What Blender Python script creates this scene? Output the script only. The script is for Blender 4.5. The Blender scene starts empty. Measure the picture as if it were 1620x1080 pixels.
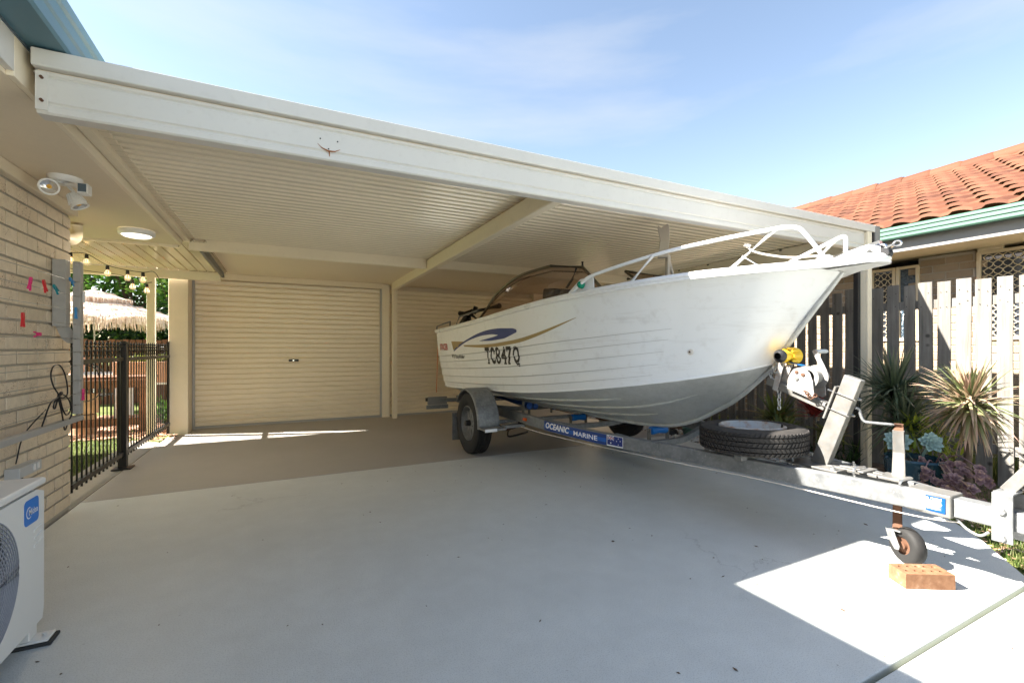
import bpy, bmesh, math, random
from mathutils import Vector, Matrix
from mathutils.bvhtree import BVHTree
R = math.radians
random.seed(7)
SC = bpy.context.scene
COL = SC.collection

# ------------------------------------------------------------------ camera, sky, sun, exposure
cam_d = bpy.data.cameras.new('camera'); cam = bpy.data.objects.new('camera', cam_d); COL.objects.link(cam)
cam.location = (0, 0, 1.15); cam.rotation_euler = (R(90), 0, -R(26.565))
cam_d.lens = 16.0; cam_d.sensor_width = 36; cam_d.shift_y = 0.0074; cam_d.clip_end = 800; cam_d.clip_start = 0.02
SC.camera = cam

SUN_DIR = Vector((-1.10, 0.39, 1.0)).normalized()      # towards the sun
SUN_EL = math.asin(SUN_DIR.z)
w = bpy.data.worlds.new('World'); SC.world = w; w.use_nodes = True
nt = w.node_tree; nt.nodes.clear()
wo = nt.nodes.new('ShaderNodeOutputWorld'); bg = nt.nodes.new('ShaderNodeBackground')
sky = nt.nodes.new('ShaderNodeTexSky'); sky.sky_type = 'NISHITA'; sky.sun_disc = False
sky.sun_elevation = SUN_EL; sky.sun_rotation = math.atan2(SUN_DIR.x, SUN_DIR.y)
sky.air_density = 1.0; sky.dust_density = 0.3; sky.ozone_density = 1.0
geo = nt.nodes.new('ShaderNodeTexCoord')
mp = nt.nodes.new('ShaderNodeMapping'); mp.inputs['Scale'].default_value = (0.9, 1.3, 5.5)
mp.inputs['Rotation'].default_value = (0.15, 0.22, 0.5)
nz = nt.nodes.new('ShaderNodeTexNoise'); nz.inputs['Scale'].default_value = 1.6; nz.inputs['Detail'].default_value = 7; nz.inputs['Roughness'].default_value = 0.55
rp = nt.nodes.new('ShaderNodeValToRGB'); rp.color_ramp.elements[0].position = 0.46; rp.color_ramp.elements[1].position = 1.0
rp.color_ramp.elements[0].color = (0.0, 0.0, 0.0, 1); rp.color_ramp.elements[1].color = (0.8, 0.8, 0.8, 1)
mx = nt.nodes.new('ShaderNodeMixRGB'); mx.inputs[2].default_value = (2.45, 2.52, 2.6, 1)
nt.links.new(geo.outputs['Generated'], mp.inputs[0]); nt.links.new(mp.outputs[0], nz.inputs['Vector'])
nt.links.new(nz.outputs['Fac'], rp.inputs[0]); nt.links.new(rp.outputs[0], mx.inputs[0])
wbm = nt.nodes.new('ShaderNodeMixRGB'); wbm.blend_type = 'MULTIPLY'; wbm.inputs[0].default_value = 1; wbm.inputs[2].default_value = (1.0, 0.885, 0.78, 1)
nt.links.new(sky.outputs[0], wbm.inputs[1]); nt.links.new(wbm.outputs[0], mx.inputs[1]); nt.links.new(mx.outputs[0], bg.inputs[0]); nt.links.new(bg.outputs[0], wo.inputs[0])
bg.inputs[1].default_value = 0.062

sl = bpy.data.lights.new('sun', 'SUN'); sl.energy = 4.3; sl.angle = R(0.55); sl.color = (1, 0.95, 0.86)
so = bpy.data.objects.new('sun', sl); COL.objects.link(so)
so.rotation_euler = SUN_DIR.to_track_quat('Z', 'Y').to_euler(); so.location = (-20, 8, 20)

SC.view_settings.view_transform = 'Standard'; SC.view_settings.look = 'None'
SC.view_settings.exposure = 2.7; SC.view_settings.gamma = 1; SC.view_settings.use_curve_mapping = False
SC.render.engine = 'CYCLES'
SC.cycles.max_bounces = 14; SC.cycles.diffuse_bounces = 12; SC.cycles.glossy_bounces = 4; SC.cycles.transparent_max_bounces = 12
SC.cycles.sample_clamp_indirect = 4; SC.cycles.use_denoising = True

# ------------------------------------------------------------------ materials
def lin(r, g, b):
    f = lambda c: ((c/255+0.055)/1.055)**2.4 if c > 10 else c/255/12.92
    return (f(r), f(g), f(b), 1)
class Mat:
    def __init__(s, name, rough=0.6, metal=0.0, spec=0.5):
        s.m = bpy.data.materials.new(name); s.m.use_nodes = True
        s.t = s.m.node_tree; s.b = s.t.nodes['Principled BSDF']
        s.b.inputs['Roughness'].default_value = rough; s.b.inputs['Metallic'].default_value = metal
        s.b.inputs['Specular IOR Level'].default_value = spec
    def n(s, typ, **kw):
        o = s.t.nodes.new(typ)
        for k, v in kw.items():
            if k in o.inputs: o.inputs[k].default_value = v
            else: setattr(o, k, v)
        return o
    def l(s, a, b): s.t.links.new(a, b)
    def coord(s, scale=(1, 1, 1), rot=(0, 0, 0), kind='Object'):
        c = s.n('ShaderNodeTexCoord'); m = s.n('ShaderNodeMapping'); m.inputs['Scale'].default_value = scale; m.inputs['Rotation'].default_value = rot
        s.l(c.outputs[kind], m.inputs[0]); return m.outputs[0]
    def noise(s, vec, scale, detail=4, rough=0.55):
        o = s.n('ShaderNodeTexNoise'); o.inputs['Scale'].default_value = scale; o.inputs['Detail'].default_value = detail; o.inputs['Roughness'].default_value = rough
        if vec is not None: s.l(vec, o.inputs['Vector'])
        return o.outputs['Fac']
    def ramp(s, fac, stops):
        o = s.n('ShaderNodeValToRGB'); e = o.color_ramp.elements
        while len(e) < len(stops): e.new(0.5)
        for i, (p, c) in enumerate(stops):
            e[i].position = p; e[i].color = c if len(c) == 4 else (*c, 1)
        s.l(fac, o.inputs[0]); return o.outputs[0]
    def mix(s, fac, a, b, mode='MIX'):
        o = s.n('ShaderNodeMixRGB'); o.blend_type = mode
        for i, v in ((0, fac), (1, a), (2, b)):
            if isinstance(v, (int, float)): o.inputs[i].default_value = v
            elif isinstance(v, tuple): o.inputs[i].default_value = v if len(v) == 4 else (*v, 1)
            else: s.l(v, o.inputs[i])
        return o.outputs[0]
    def color(s, v):
        if isinstance(v, tuple): s.b.inputs['Base Color'].default_value = v if len(v) == 4 else (*v, 1)
        else: s.l(v, s.b.inputs['Base Color'])
        return s
    def bump(s, fac, strength=0.3, dist=0.01):
        o = s.n('ShaderNodeBump'); o.inputs['Strength'].default_value = strength; o.inputs['Distance'].default_value = dist
        s.l(fac, o.inputs['Height']); s.l(o.outputs[0], s.b.inputs['Normal']); return s
    def rough(s, fac, lo, hi):
        o = s.n('ShaderNodeMapRange'); o.inputs[3].default_value = lo; o.inputs[4].default_value = hi
        s.l(fac, o.inputs[0]); s.l(o.outputs[0], s.b.inputs['Roughness']); return s
M = {}
def painted(name, c, rough=0.4, var=0.12, scale=3, spec=0.5, metal=0.0, dirt=(0.25, 0.2, 0.14), dirt_amt=0.12):
    m = Mat(name, rough, metal, spec); v = m.coord()
    n1 = m.noise(v, scale, 5); n2 = m.noise(v, scale*9, 4)
    dark = tuple(x*(1-var) for x in c[:3]); col = m.mix(n1, dark, tuple(c[:3]))
    f = m.ramp(n2, [(0.55, (0, 0, 0)), (0.85, (dirt_amt,)*3)])
    m.color(m.mix(f, col, dirt)); m.rough(n1, rough*0.8, min(1, rough*1.25)); m.bump(n2, 0.05, 0.004)
    M[name] = m.m; return m
painted('cream', (0.88, 0.78, 0.60), 0.35)
painted('cream_roof', (0.84, 0.74, 0.55), 0.14, spec=0.7)
painted('white_beam', (0.68, 0.655, 0.60), 0.35)
painted('render_wall', (0.82, 0.72, 0.57), 0.7, scale=8)
painted('soffit', (0.82, 0.71, 0.54), 0.75, var=0.08, scale=14)
painted('door_cream', (0.90, 0.79, 0.61), 0.33)
painted('white_paint', (0.83, 0.83, 0.82), 0.28, var=0.05)
painted('hull_white', (0.87, 0.875, 0.87), 0.16, var=0.07, scale=1.5, dirt=(0.4, 0.36, 0.3), dirt_amt=0.2)
painted('gutter_blue', (0.10, 0.205, 0.25), 0.45, var=0.2)
painted('gutter_dark', (0.10, 0.13, 0.15), 0.5)
painted('gutter_green', (0.07, 0.15, 0.11), 0.45, var=0.1)
painted('fascia_grey', (0.25, 0.24, 0.225), 0.5)
painted('grey_paint', (0.42, 0.41, 0.40), 0.45)
painted('box_grey', (0.55, 0.56, 0.57), 0.4)
painted('black_metal', (0.012, 0.012, 0.013), 0.35, spec=0.5, dirt_amt=0.03)
painted('black_plastic', (0.015, 0.015, 0.017), 0.4, dirt_amt=0.05)
painted('pole_white', (0.7, 0.7, 0.68), 0.4)
painted('terracotta', (0.62, 0.33, 0.20), 0.7, var=0.25)
painted('trunk', (0.16, 0.11, 0.075), 0.9, var=0.5, scale=12)
painted('soil', (0.06, 0.045, 0.032), 0.95, var=0.5, scale=15)
painted('teal_pot', (0.015, 0.06, 0.085), 0.15, var=0.5, scale=8)
painted('blue_plastic', (0.0, 0.15, 0.52), 0.35, var=0.2)
painted('dark_blue_plastic', (0.005, 0.06, 0.26), 0.35, var=0.2)
painted('rust', (0.14, 0.062, 0.032), 0.8, var=0.5, scale=30)
painted('seat_vinyl', (0.50, 0.42, 0.33), 0.5)
painted('orange_strap', (0.60, 0.22, 0.09), 0.7)
painted('rust_orange', (0.36, 0.14, 0.05), 0.8, var=0.4, scale=40)
painted('rope', (0.70, 0.65, 0.58), 0.9)
painted('bronze_frame', (0.17, 0.145, 0.10), 0.3, metal=0.5)
painted('plant_trough', (0.55, 0.36, 0.25), 0.7)
painted('beige_plastic', (0.48, 0.42, 0.34), 0.5)
painted('window_cream', (0.72, 0.60, 0.42), 0.4)
_h = painted('hull_white', (0.87, 0.875, 0.87), 0.18, var=0.08, scale=1.5, dirt=(0.42, 0.38, 0.32), dirt_amt=0.25)
_v = _h.coord((1, .25, 6)); _n = _h.noise(_h.coord(), 2.3, 3, .5); _s = _h.noise(_v, 3.0, 6, .7)
_col = _h.mix(_h.ramp(_s, [(0.56, (0,)*3), (0.80, (0.35,)*3)]), _h.b.inputs['Base Color'].links[0].from_socket, (0.45, 0.42, 0.37)); _h.color(_col)
_h.bump(_n, 0.35, 0.02)
def flat(name, c, rough=0.5, metal=0, spec=0.5):
    m = Mat(name, rough, metal, spec); m.color(c); M[name] = m.m; return m
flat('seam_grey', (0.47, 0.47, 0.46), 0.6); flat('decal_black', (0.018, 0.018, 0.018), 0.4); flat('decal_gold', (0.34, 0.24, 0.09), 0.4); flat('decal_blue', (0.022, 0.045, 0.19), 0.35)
flat('decal_red', (0.45, 0.02, 0.015), 0.4); flat('decal_white', (0.82, 0.83, 0.84), 0.4); flat('label_blue', (0.0, 0.055, 0.22), 0.35); flat('logo_blue', (0.0, 0.17, 0.60), 0.35)
flat('label_blue_dark', (0.0, 0.035, 0.19), 0.3); flat('label_blue_mid', (0.0, 0.09, 0.40), 0.3); flat('flag_blue', (0.01, 0.025, 0.16), 0.4)
flat('pink', (0.75, 0.04, 0.22), 0.4); flat('red_peg', (0.65, 0.03, 0.04), 0.4); flat('teal_peg', (0.0, 0.24, 0.30), 0.4); flat('blue_peg', (0.05, 0.28, 0.62), 0.4); flat('white_peg', (0.75, 0.75, 0.75), 0.4)
flat('bolt', (0.5, 0.5, 0.5), 0.35, 0.9); flat('chrome', (0.75, 0.75, 0.75), 0.15, 1.0); flat('dark_void', (0.02, 0.02, 0.022), 0.7)
flat('orange_reflector', (0.8, 0.12, 0.01), 0.3); flat('white_reflector', (0.8, 0.8, 0.8), 0.2); flat('green_lens', (0.0, 0.25, 0.14), 0.12)
flat('wire', (0.25, 0.25, 0.24), 0.5, 0.5); flat('umbrella_white', (0.75, 0.75, 0.75), 0.4)
flat('led', (0.8, 0.4, 0.02), 0.4); flat('reflector_silver', (0.75, 0.77, 0.8), 0.2, 0.8); flat('sensor', (0.10, 0.14, 0.18), 0.2)
flat('grille', (0.30, 0.31, 0.35), 0.4); flat('fan_dark', (0.06, 0.065, 0.08), 0.6); flat('ac_white', (0.74, 0.73, 0.70), 0.35)
flat('pad_rubber', (0.03, 0.03, 0.03), 0.8)
m = Mat('lit_diffuser', 0.4); m.color((0.9, 0.9, 0.9)); m.b.inputs['Emission Color'].default_value = (1, 0.93, 0.8, 1); m.b.inputs['Emission Strength'].default_value = 0.35; M['lit_diffuser'] = m.m
m = Mat('bulb_glass', 0.05); m.color((1, 0.95, 0.85)); m.b.inputs['Transmission Weight'].default_value = 0.92; m.b.inputs['Emission Color'].default_value = (1, 0.75, 0.45, 1); m.b.inputs['Emission Strength'].default_value = 0.02; M['bulb_glass'] = m.m
m = Mat('filament', 0.4); m.color((1, 0.6, 0.3)); m.b.inputs['Emission Color'].default_value = (1, 0.6, 0.25, 1); m.b.inputs['Emission Strength'].default_value = 1.0; M['filament'] = m.m

def brick_mat(name, cols, speck, mortar=False):
    m = Mat(name, 0.85, 0, 0.25); a = m.n('ShaderNodeAttribute', attribute_name='rnd')
    v = m.coord(); base = m.ramp(a.outputs['Fac'], cols)
    n1 = m.noise(v, 22, 5, 0.6); n2 = m.noise(v, 120, 3)
    base = m.mix(m.ramp(n1, [(0.3, (0.0,)*3), (0.75, (0.3,)*3)]), base, tuple(x*0.6 for x in cols[0][1][:3]))
    gate = m.ramp(a.outputs['Fac'], [(0.55, (0.25,)*3), (0.7, (1,)*3)])
    n3 = m.noise(v, 14, 2); sp = m.ramp(n2, [(0.56, (0,)*3), (0.62, (0.85,)*3)])
    sp = m.mix(1.0, sp, m.ramp(n3, [(0.44, (0.05,)*3), (0.6, (1,)*3)]), 'MULTIPLY'); sp = m.mix(1.0, sp, gate, 'MULTIPLY')
    m.color(m.mix(sp, base, speck)); m.bump(n2, 0.25, 0.004); M[name] = m.m
brick_mat('brick_pale', [(0.0, (0.72, 0.60, 0.455)), (0.5, (0.80, 0.685, 0.53)), (1.0, (0.74, 0.61, 0.46))], (0.22, 0.12, 0.06))
brick_mat('brick_tan', [(0.0, (0.32, 0.24, 0.165)), (0.5, (0.38, 0.295, 0.21)), (1.0, (0.30, 0.22, 0.145))], (0.17, 0.08, 0.035))
m = Mat('mortar', 0.95, 0, 0.2); v = m.coord(); n1 = m.noise(v, 60, 4); m.color(m.mix(n1, (0.40, 0.36, 0.30), (0.54, 0.48, 0.40))); m.bump(n1, 0.4, 0.005); M['mortar'] = m.m

def concrete(name, c1, c2, rlo, rhi, cracks=True):
    m = Mat(name, 0.5, 0, 0.45); v = m.coord()
    n1 = m.noise(v, 0.7, 6, 0.6); n2 = m.noise(v, 6, 6, 0.65); n3 = m.noise(v, 190, 2); n4 = m.noise(v, 28, 3)
    col = m.mix(m.ramp(n1, [(0.3, (0,)*3), (0.7, (1,)*3)]), c1, c2)
    col = m.mix(m.ramp(n2, [(0.38, (0.15,)*3), (0.62, (0,)*3)]), col, tuple(x*0.6 for x in c1))
    col = m.mix(m.ramp(n3, [(0.34, (0.4,)*3), (0.5, (0,)*3)]), col, tuple(x*0.55 for x in c1))
    spots = m.ramp(n4, [(0.74, (0,)*3), (0.78, (0.6,)*3)]); col = m.mix(spots, col, (0.09, 0.08, 0.07))
    if cracks:
        vo = m.n('ShaderNodeTexVoronoi', feature='DISTANCE_TO_EDGE'); vo.inputs['Scale'].default_value = 0.42
        dn = m.n('ShaderNodeTexNoise'); dn.inputs['Scale'].default_value = 2.2; dn.inputs['Detail'].default_value = 8; dn.inputs['Roughness'].default_value = 0.7; m.l(v, dn.inputs['Vector'])
        vm = m.n('ShaderNodeVectorMath', operation='ADD'); sc = m.n('ShaderNodeVectorMath', operation='SCALE'); sc.inputs['Scale'].default_value = 0.6
        m.l(dn.outputs['Color'], sc.inputs[0]); m.l(v, vm.inputs[0]); m.l(sc.outputs[0], vm.inputs[1]); m.l(vm.outputs[0], vo.inputs['Vector'])
        cr = m.ramp(vo.outputs['Distance'], [(0.0, (0.3,)*3), (0.0022, (0,)*3)])
        gate = m.ramp(m.noise(v, 0.45, 2), [(0.5, (0,)*3), (0.58, (1,)*3)])
        col = m.mix(m.mix(1.0, cr, gate, 'MULTIPLY'), col, (0.10, 0.095, 0.09))
    m.color(col); m.rough(n2, rlo, rhi); m.bump(m.mix(0.3, n3, n2), 0.35, 0.004); M[name] = m.m
concrete('concrete_light', (0.565, 0.58, 0.56), (0.66, 0.675, 0.65), 0.36, 0.55)
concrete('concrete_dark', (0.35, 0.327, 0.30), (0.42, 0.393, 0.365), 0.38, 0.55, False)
concrete('concrete_plain', (0.40, 0.36, 0.31), (0.48, 0.44, 0.38), 0.7, 0.9, False)

def galv(name, c1, c2, c3):
    m = Mat(name, 0.5, 0.35, 0.5); v = m.coord()
    n1 = m.noise(v, 14, 5, 0.6); n2 = m.noise(v, 55, 4, 0.7); vo = m.n('ShaderNodeTexVoronoi'); vo.inputs['Scale'].default_value = 38; m.l(v, vo.inputs['Vector'])
    col = m.mix(m.ramp(n1, [(0.35, (0,)*3), (0.65, (1,)*3)]), c1, c2); col = m.mix(m.ramp(vo.outputs['Distance'], [(0.1, (0.25,)*3), (0.6, (0,)*3)]), col, c3)
    col = m.mix(m.ramp(n2, [(0.58, (0,)*3), (0.68, (0.7,)*3)]), col, c3)
    m.color(col); m.rough(n1, 0.38, 0.65); m.bump(n2, 0.1, 0.003); M[name] = m.m
galv('galvanised', (0.15, 0.155, 0.16), (0.225, 0.23, 0.23), (0.34, 0.34, 0.33))
galv('galv_bright', (0.15, 0.148, 0.14), (0.20, 0.196, 0.188), (0.21, 0.16, 0.12))
galv('alloy_hull', (0.52, 0.53, 0.515), (0.60, 0.61, 0.60), (0.68, 0.68, 0.67))
galv('winch_white', (0.33, 0.32, 0.31), (0.41, 0.40, 0.39), (0.40, 0.18, 0.10))

def wood(name, c1, c2, c3, scale=1.0, knots=True):
    m = Mat(name, 0.85, 0, 0.25); oi = m.n('ShaderNodeObjectInfo'); tc = m.n('ShaderNodeTexCoord')
    a = m.n('ShaderNodeVectorMath', operation='SCALE'); a.inputs[0].default_value = (13.1, 7.7, 31.3); m.l(oi.outputs['Random'], a.inputs['Scale'])
    b = m.n('ShaderNodeVectorMath', operation='ADD'); m.l(tc.outputs['Object'], b.inputs[0]); m.l(a.outputs[0], b.inputs[1])
    mp_ = m.n('ShaderNodeMapping'); mp_.inputs['Scale'].default_value = (30*scale, 30*scale, 1.6*scale); m.l(b.outputs[0], mp_.inputs[0])
    n1 = m.noise(mp_.outputs[0], 1.0, 6, 0.65); n2 = m.noise(b.outputs[0], 4, 4)
    col = m.ramp(n1, [(0.25, c1), (0.5, c2), (0.75, c3)])
    col = m.mix(m.ramp(n2, [(0.3, (0.0,)*3), (0.7, (0.55,)*3)]), col, tuple(x*0.55 for x in c2))
    if knots:
        vo = m.n('ShaderNodeTexVoronoi'); vo.inputs['Scale'].default_value = 5.0; m.l(b.outputs[0], vo.inputs['Vector'])
        col = m.mix(m.ramp(vo.outputs['Distance'], [(0.05, (0.8,)*3), (0.12, (0,)*3)]), col, tuple(x*0.35 for x in c1))
    at_ = m.n('ShaderNodeAttribute', attribute_name='rnd'); col = m.mix(m.ramp(at_.outputs['Fac'], [(0.0, (1,)*3), (0.004, (0,)*3)]), col, (0.02, 0.016, 0.013))
    m.color(col); m.bump(n1, 0.5, 0.006); M[name] = m.m
wood('paling_wood', (0.095, 0.088, 0.077), (0.21, 0.195, 0.175), (0.30, 0.285, 0.265))
wood('deck_wood', (0.13, 0.06, 0.035), (0.21, 0.10, 0.06), (0.29, 0.15, 0.09), knots=False)
wood('log_wood', (0.45, 0.28, 0.17), (0.60, 0.40, 0.26), (0.68, 0.50, 0.35), knots=False)

m = Mat('roof_tile', 0.75, 0, 0.3); a = m.n('ShaderNodeAttribute', attribute_name='rnd'); v = m.coord(); n1 = m.noise(v, 3, 5); n2 = m.noise(v, 30, 4)
c = m.ramp(a.outputs['Fac'], [(0, (0.075, 0.026, 0.013)), (0.35, (0.118, 0.041, 0.019)), (0.7, (0.15, 0.058, 0.029)), (1, (0.10, 0.035, 0.017))])
c = m.mix(m.ramp(n1, [(0.35, (0.35,)*3), (0.6, (0,)*3)]), c, (0.12, 0.042, 0.02)); c = m.mix(m.ramp(n2, [(0.6, (0,)*3), (0.75, (0.5,)*3)]), c, (0.17, 0.08, 0.045)); m.color(c); m.bump(n2, 0.2, 0.005); M['roof_tile'] = m.m

def leafmat(name, stops, trans=0.25, rough=0.5):
    m = Mat(name, rough, 0, 0.4); a = m.n('ShaderNodeAttribute', attribute_name='rnd')
    c = m.ramp(a.outputs['Fac'], stops); m.color(c)
    tr = m.n('ShaderNodeBsdfTranslucent'); m.l(c, tr.inputs[0]); mxs = m.n('ShaderNodeMixShader'); mxs.inputs[0].default_value = trans
    out = m.t.nodes['Material Output']; m.l(m.b.outputs[0], mxs.inputs[1]); m.l(tr.outputs[0], mxs.inputs[2]); m.l(mxs.outputs[0], out.inputs[0]); M[name] = m.m
leafmat('leaf_green', [(0, (0.03, 0.085, 0.012)), (0.5, (0.075, 0.19, 0.022)), (1, (0.20, 0.34, 0.05))], 0.4)
leafmat('leaf_dark', [(0, (0.015, 0.035, 0.01)), (0.5, (0.03, 0.07, 0.018)), (1, (0.07, 0.12, 0.03))], 0.25)
leafmat('strap_leaf', [(0, (0.045, 0.085, 0.035)), (0.5, (0.12, 0.155, 0.09)), (0.8, (0.22, 0.22, 0.15)), (1, (0.42, 0.30, 0.22))], 0.2, 0.45)
leafmat('strap_leaf_pink', [(0, (0.08, 0.13, 0.035)), (0.3, (0.20, 0.23, 0.10)), (0.55, (0.46, 0.33, 0.22)), (1, (0.60, 0.38, 0.30))], 0.25, 0.45)
leafmat('succulent_grey', [(0, (0.18, 0.28, 0.26)), (1, (0.30, 0.42, 0.40))], 0.1)
leafmat('succulent_purple', [(0, (0.14, 0.08, 0.085)), (0.7, (0.26, 0.16, 0.17)), (1, (0.45, 0.30, 0.20))], 0.1)
leafmat('bromeliad_red', [(0, (0.20, 0.02, 0.02)), (1, (0.42, 0.06, 0.045))], 0.2)
leafmat('bromeliad_green', [(0, (0.07, 0.10, 0.02)), (0.6, (0.18, 0.20, 0.05)), (1, (0.35, 0.14, 0.06))], 0.2)
leafmat('yellow_green', [(0, (0.15, 0.25, 0.03)), (1, (0.50, 0.50, 0.06))], 0.3)
leafmat('thatch', [(0, (0.42, 0.29, 0.21)), (0.5, (0.72, 0.60, 0.50)), (1, (0.80, 0.70, 0.60))], 0.2, 0.9)
leafmat('grass', [(0, (0.04, 0.085, 0.012)), (0.6, (0.10, 0.15, 0.03)), (1, (0.22, 0.21, 0.09))], 0.3)
leafmat('pebble', [(0, (0.45, 0.43, 0.40)), (0.7, (0.68, 0.66, 0.62)), (1, (0.40, 0.24, 0.17))], 0.0, 0.8)
leafmat('bark_chip', [(0, (0.35, 0.17, 0.10)), (0.6, (0.55, 0.32, 0.22)), (1, (0.70, 0.50, 0.38))], 0.0, 0.9)
m = Mat('lawn', 0.95, 0, 0.2); v = m.coord(); n1 = m.noise(v, 2, 5); n2 = m.noise(v, 60, 3); c = m.mix(n1, (0.10, 0.15, 0.03), (0.20, 0.20, 0.07)); c = m.mix(m.ramp(n2, [(0.4, (0.5,)*3), (0.6, (0,)*3)]), c, (0.06, 0.07, 0.02)); m.color(c); m.bump(n2, 0.6, 0.02); M['lawn'] = m.m
m = Mat('bed_soil', 0.95, 0, 0.2); v = m.coord(); n2 = m.noise(v, 25, 5); m.color(m.ramp(n2, [(0.3, (0.06, 0.04, 0.03)), (0.6, (0.17, 0.12, 0.085)), (0.8, (0.30, 0.22, 0.15))])); m.bump(n2, 0.6, 0.02); M['bed_soil'] = m.m

m = Mat('tyre_rubber', 0.7, 0, 0.35); v = m.coord(); n1 = m.noise(v, 12, 4); m.color(m.mix(n1, (0.012, 0.012, 0.012), (0.026, 0.024, 0.023))); m.bump(m.noise(v, 150, 2), 0.1, 0.002); M['tyre_rubber'] = m.m
m = Mat('tyre_dusty', 0.75, 0, 0.35); v = m.coord(); n1 = m.noise(v, 12, 4); m.color(m.mix(n1, (0.022, 0.02, 0.019), (0.055, 0.049, 0.045))); M['tyre_dusty'] = m.m
m = Mat('rim_white', 0.4); v = m.coord(); n1 = m.noise(v, 18, 5, 0.7); m.color(m.ramp(n1, [(0.45, (0.36, 0.38, 0.40)), (0.6, (0.32, 0.26, 0.22)), (0.72, (0.25, 0.10, 0.05))])); M['rim_white'] = m.m
m = Mat('red_brick', 0.85, 0, 0.2); v = m.coord(); n1 = m.noise(v, 30, 5); m.color(m.ramp(n1, [(0.3, (0.17, 0.08, 0.042)), (0.6, (0.24, 0.125, 0.07)), (0.75, (0.33, 0.22, 0.15))])); m.bump(n1, 0.4, 0.006); M['red_brick'] = m.m
m = Mat('tinted_glass', 0.03, 0, 0.6); m.color((0.30, 0.17, 0.11)); tr = m.n('ShaderNodeBsdfTransparent'); tr.inputs[0].default_value = (0.56, 0.45, 0.39, 1); ms = m.n('ShaderNodeMixShader'); ms.inputs[0].default_value = 0.80
gl = m.n('ShaderNodeBsdfGlossy'); gl.inputs['Roughness'].default_value = 0.03; gl.inputs[0].default_value = (0.7, 0.65, 0.6, 1)
m.l(gl.outputs[0], ms.inputs[1]); m.l(tr.outputs[0], ms.inputs[2]); m.l(ms.outputs[0], m.t.nodes['Material Output'].inputs[0]); M['tinted_glass'] = m.m
m = Mat('obscure_glass', 0.12, 0, 0.8); v = m.coord(); vo = m.n('ShaderNodeTexVoronoi'); vo.inputs['Scale'].default_value = 45; m.l(v, vo.inputs['Vector']); m.color((0.05, 0.075, 0.10)); m.bump(vo.outputs['Distance'], 0.9, 0.01); M['obscure_glass'] = m.m
m = Mat('window_glass', 0.05, 0, 0.9); m.color((0.035, 0.04, 0.05)); M['window_glass'] = m.m
m = Mat('spokes_yellow', 0.35); m.color((0.85, 0.55, 0.02)); M['spokes_yellow'] = m.m
m = Mat('label_ocean', 0.3); m.color((0.0, 0.07, 0.33)); M['label_ocean'] = m.m

# ------------------------------------------------------------------ mesh builder
def basis(d, up=Vector((0, 0, 1))):
    d = Vector(d).normalized(); up = Vector(up)
    if abs(d.dot(up)) > 0.985: up = Vector((1, 0, 0)) if abs(d.x) < 0.9 else Vector((0, 1, 0))
    x = d.cross(up).normalized(); y = x.cross(d).normalized(); return x, y, d
def smooth_path(P, n=6, closed=False):
    P = [Vector(p) for p in P]; out = []; N = len(P)
    rng = range(N if closed else N-1)
    for i in rng:
        p0 = P[(i-1) % N] if closed or i > 0 else P[0]*2-P[1]; p1 = P[i]; p2 = P[(i+1) % N]
        p3 = P[(i+2) % N] if closed or i+2 < N else P[-1]*2-P[-2]
        for k in range(n):
            t = k/n; out.append(0.5*((2*p1)+(p2-p0)*t+(2*p0-5*p1+4*p2-p3)*t*t+(3*p1-p0-3*p2+p3)*t**3))
    if not closed: out.append(P[-1])
    return out
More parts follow.
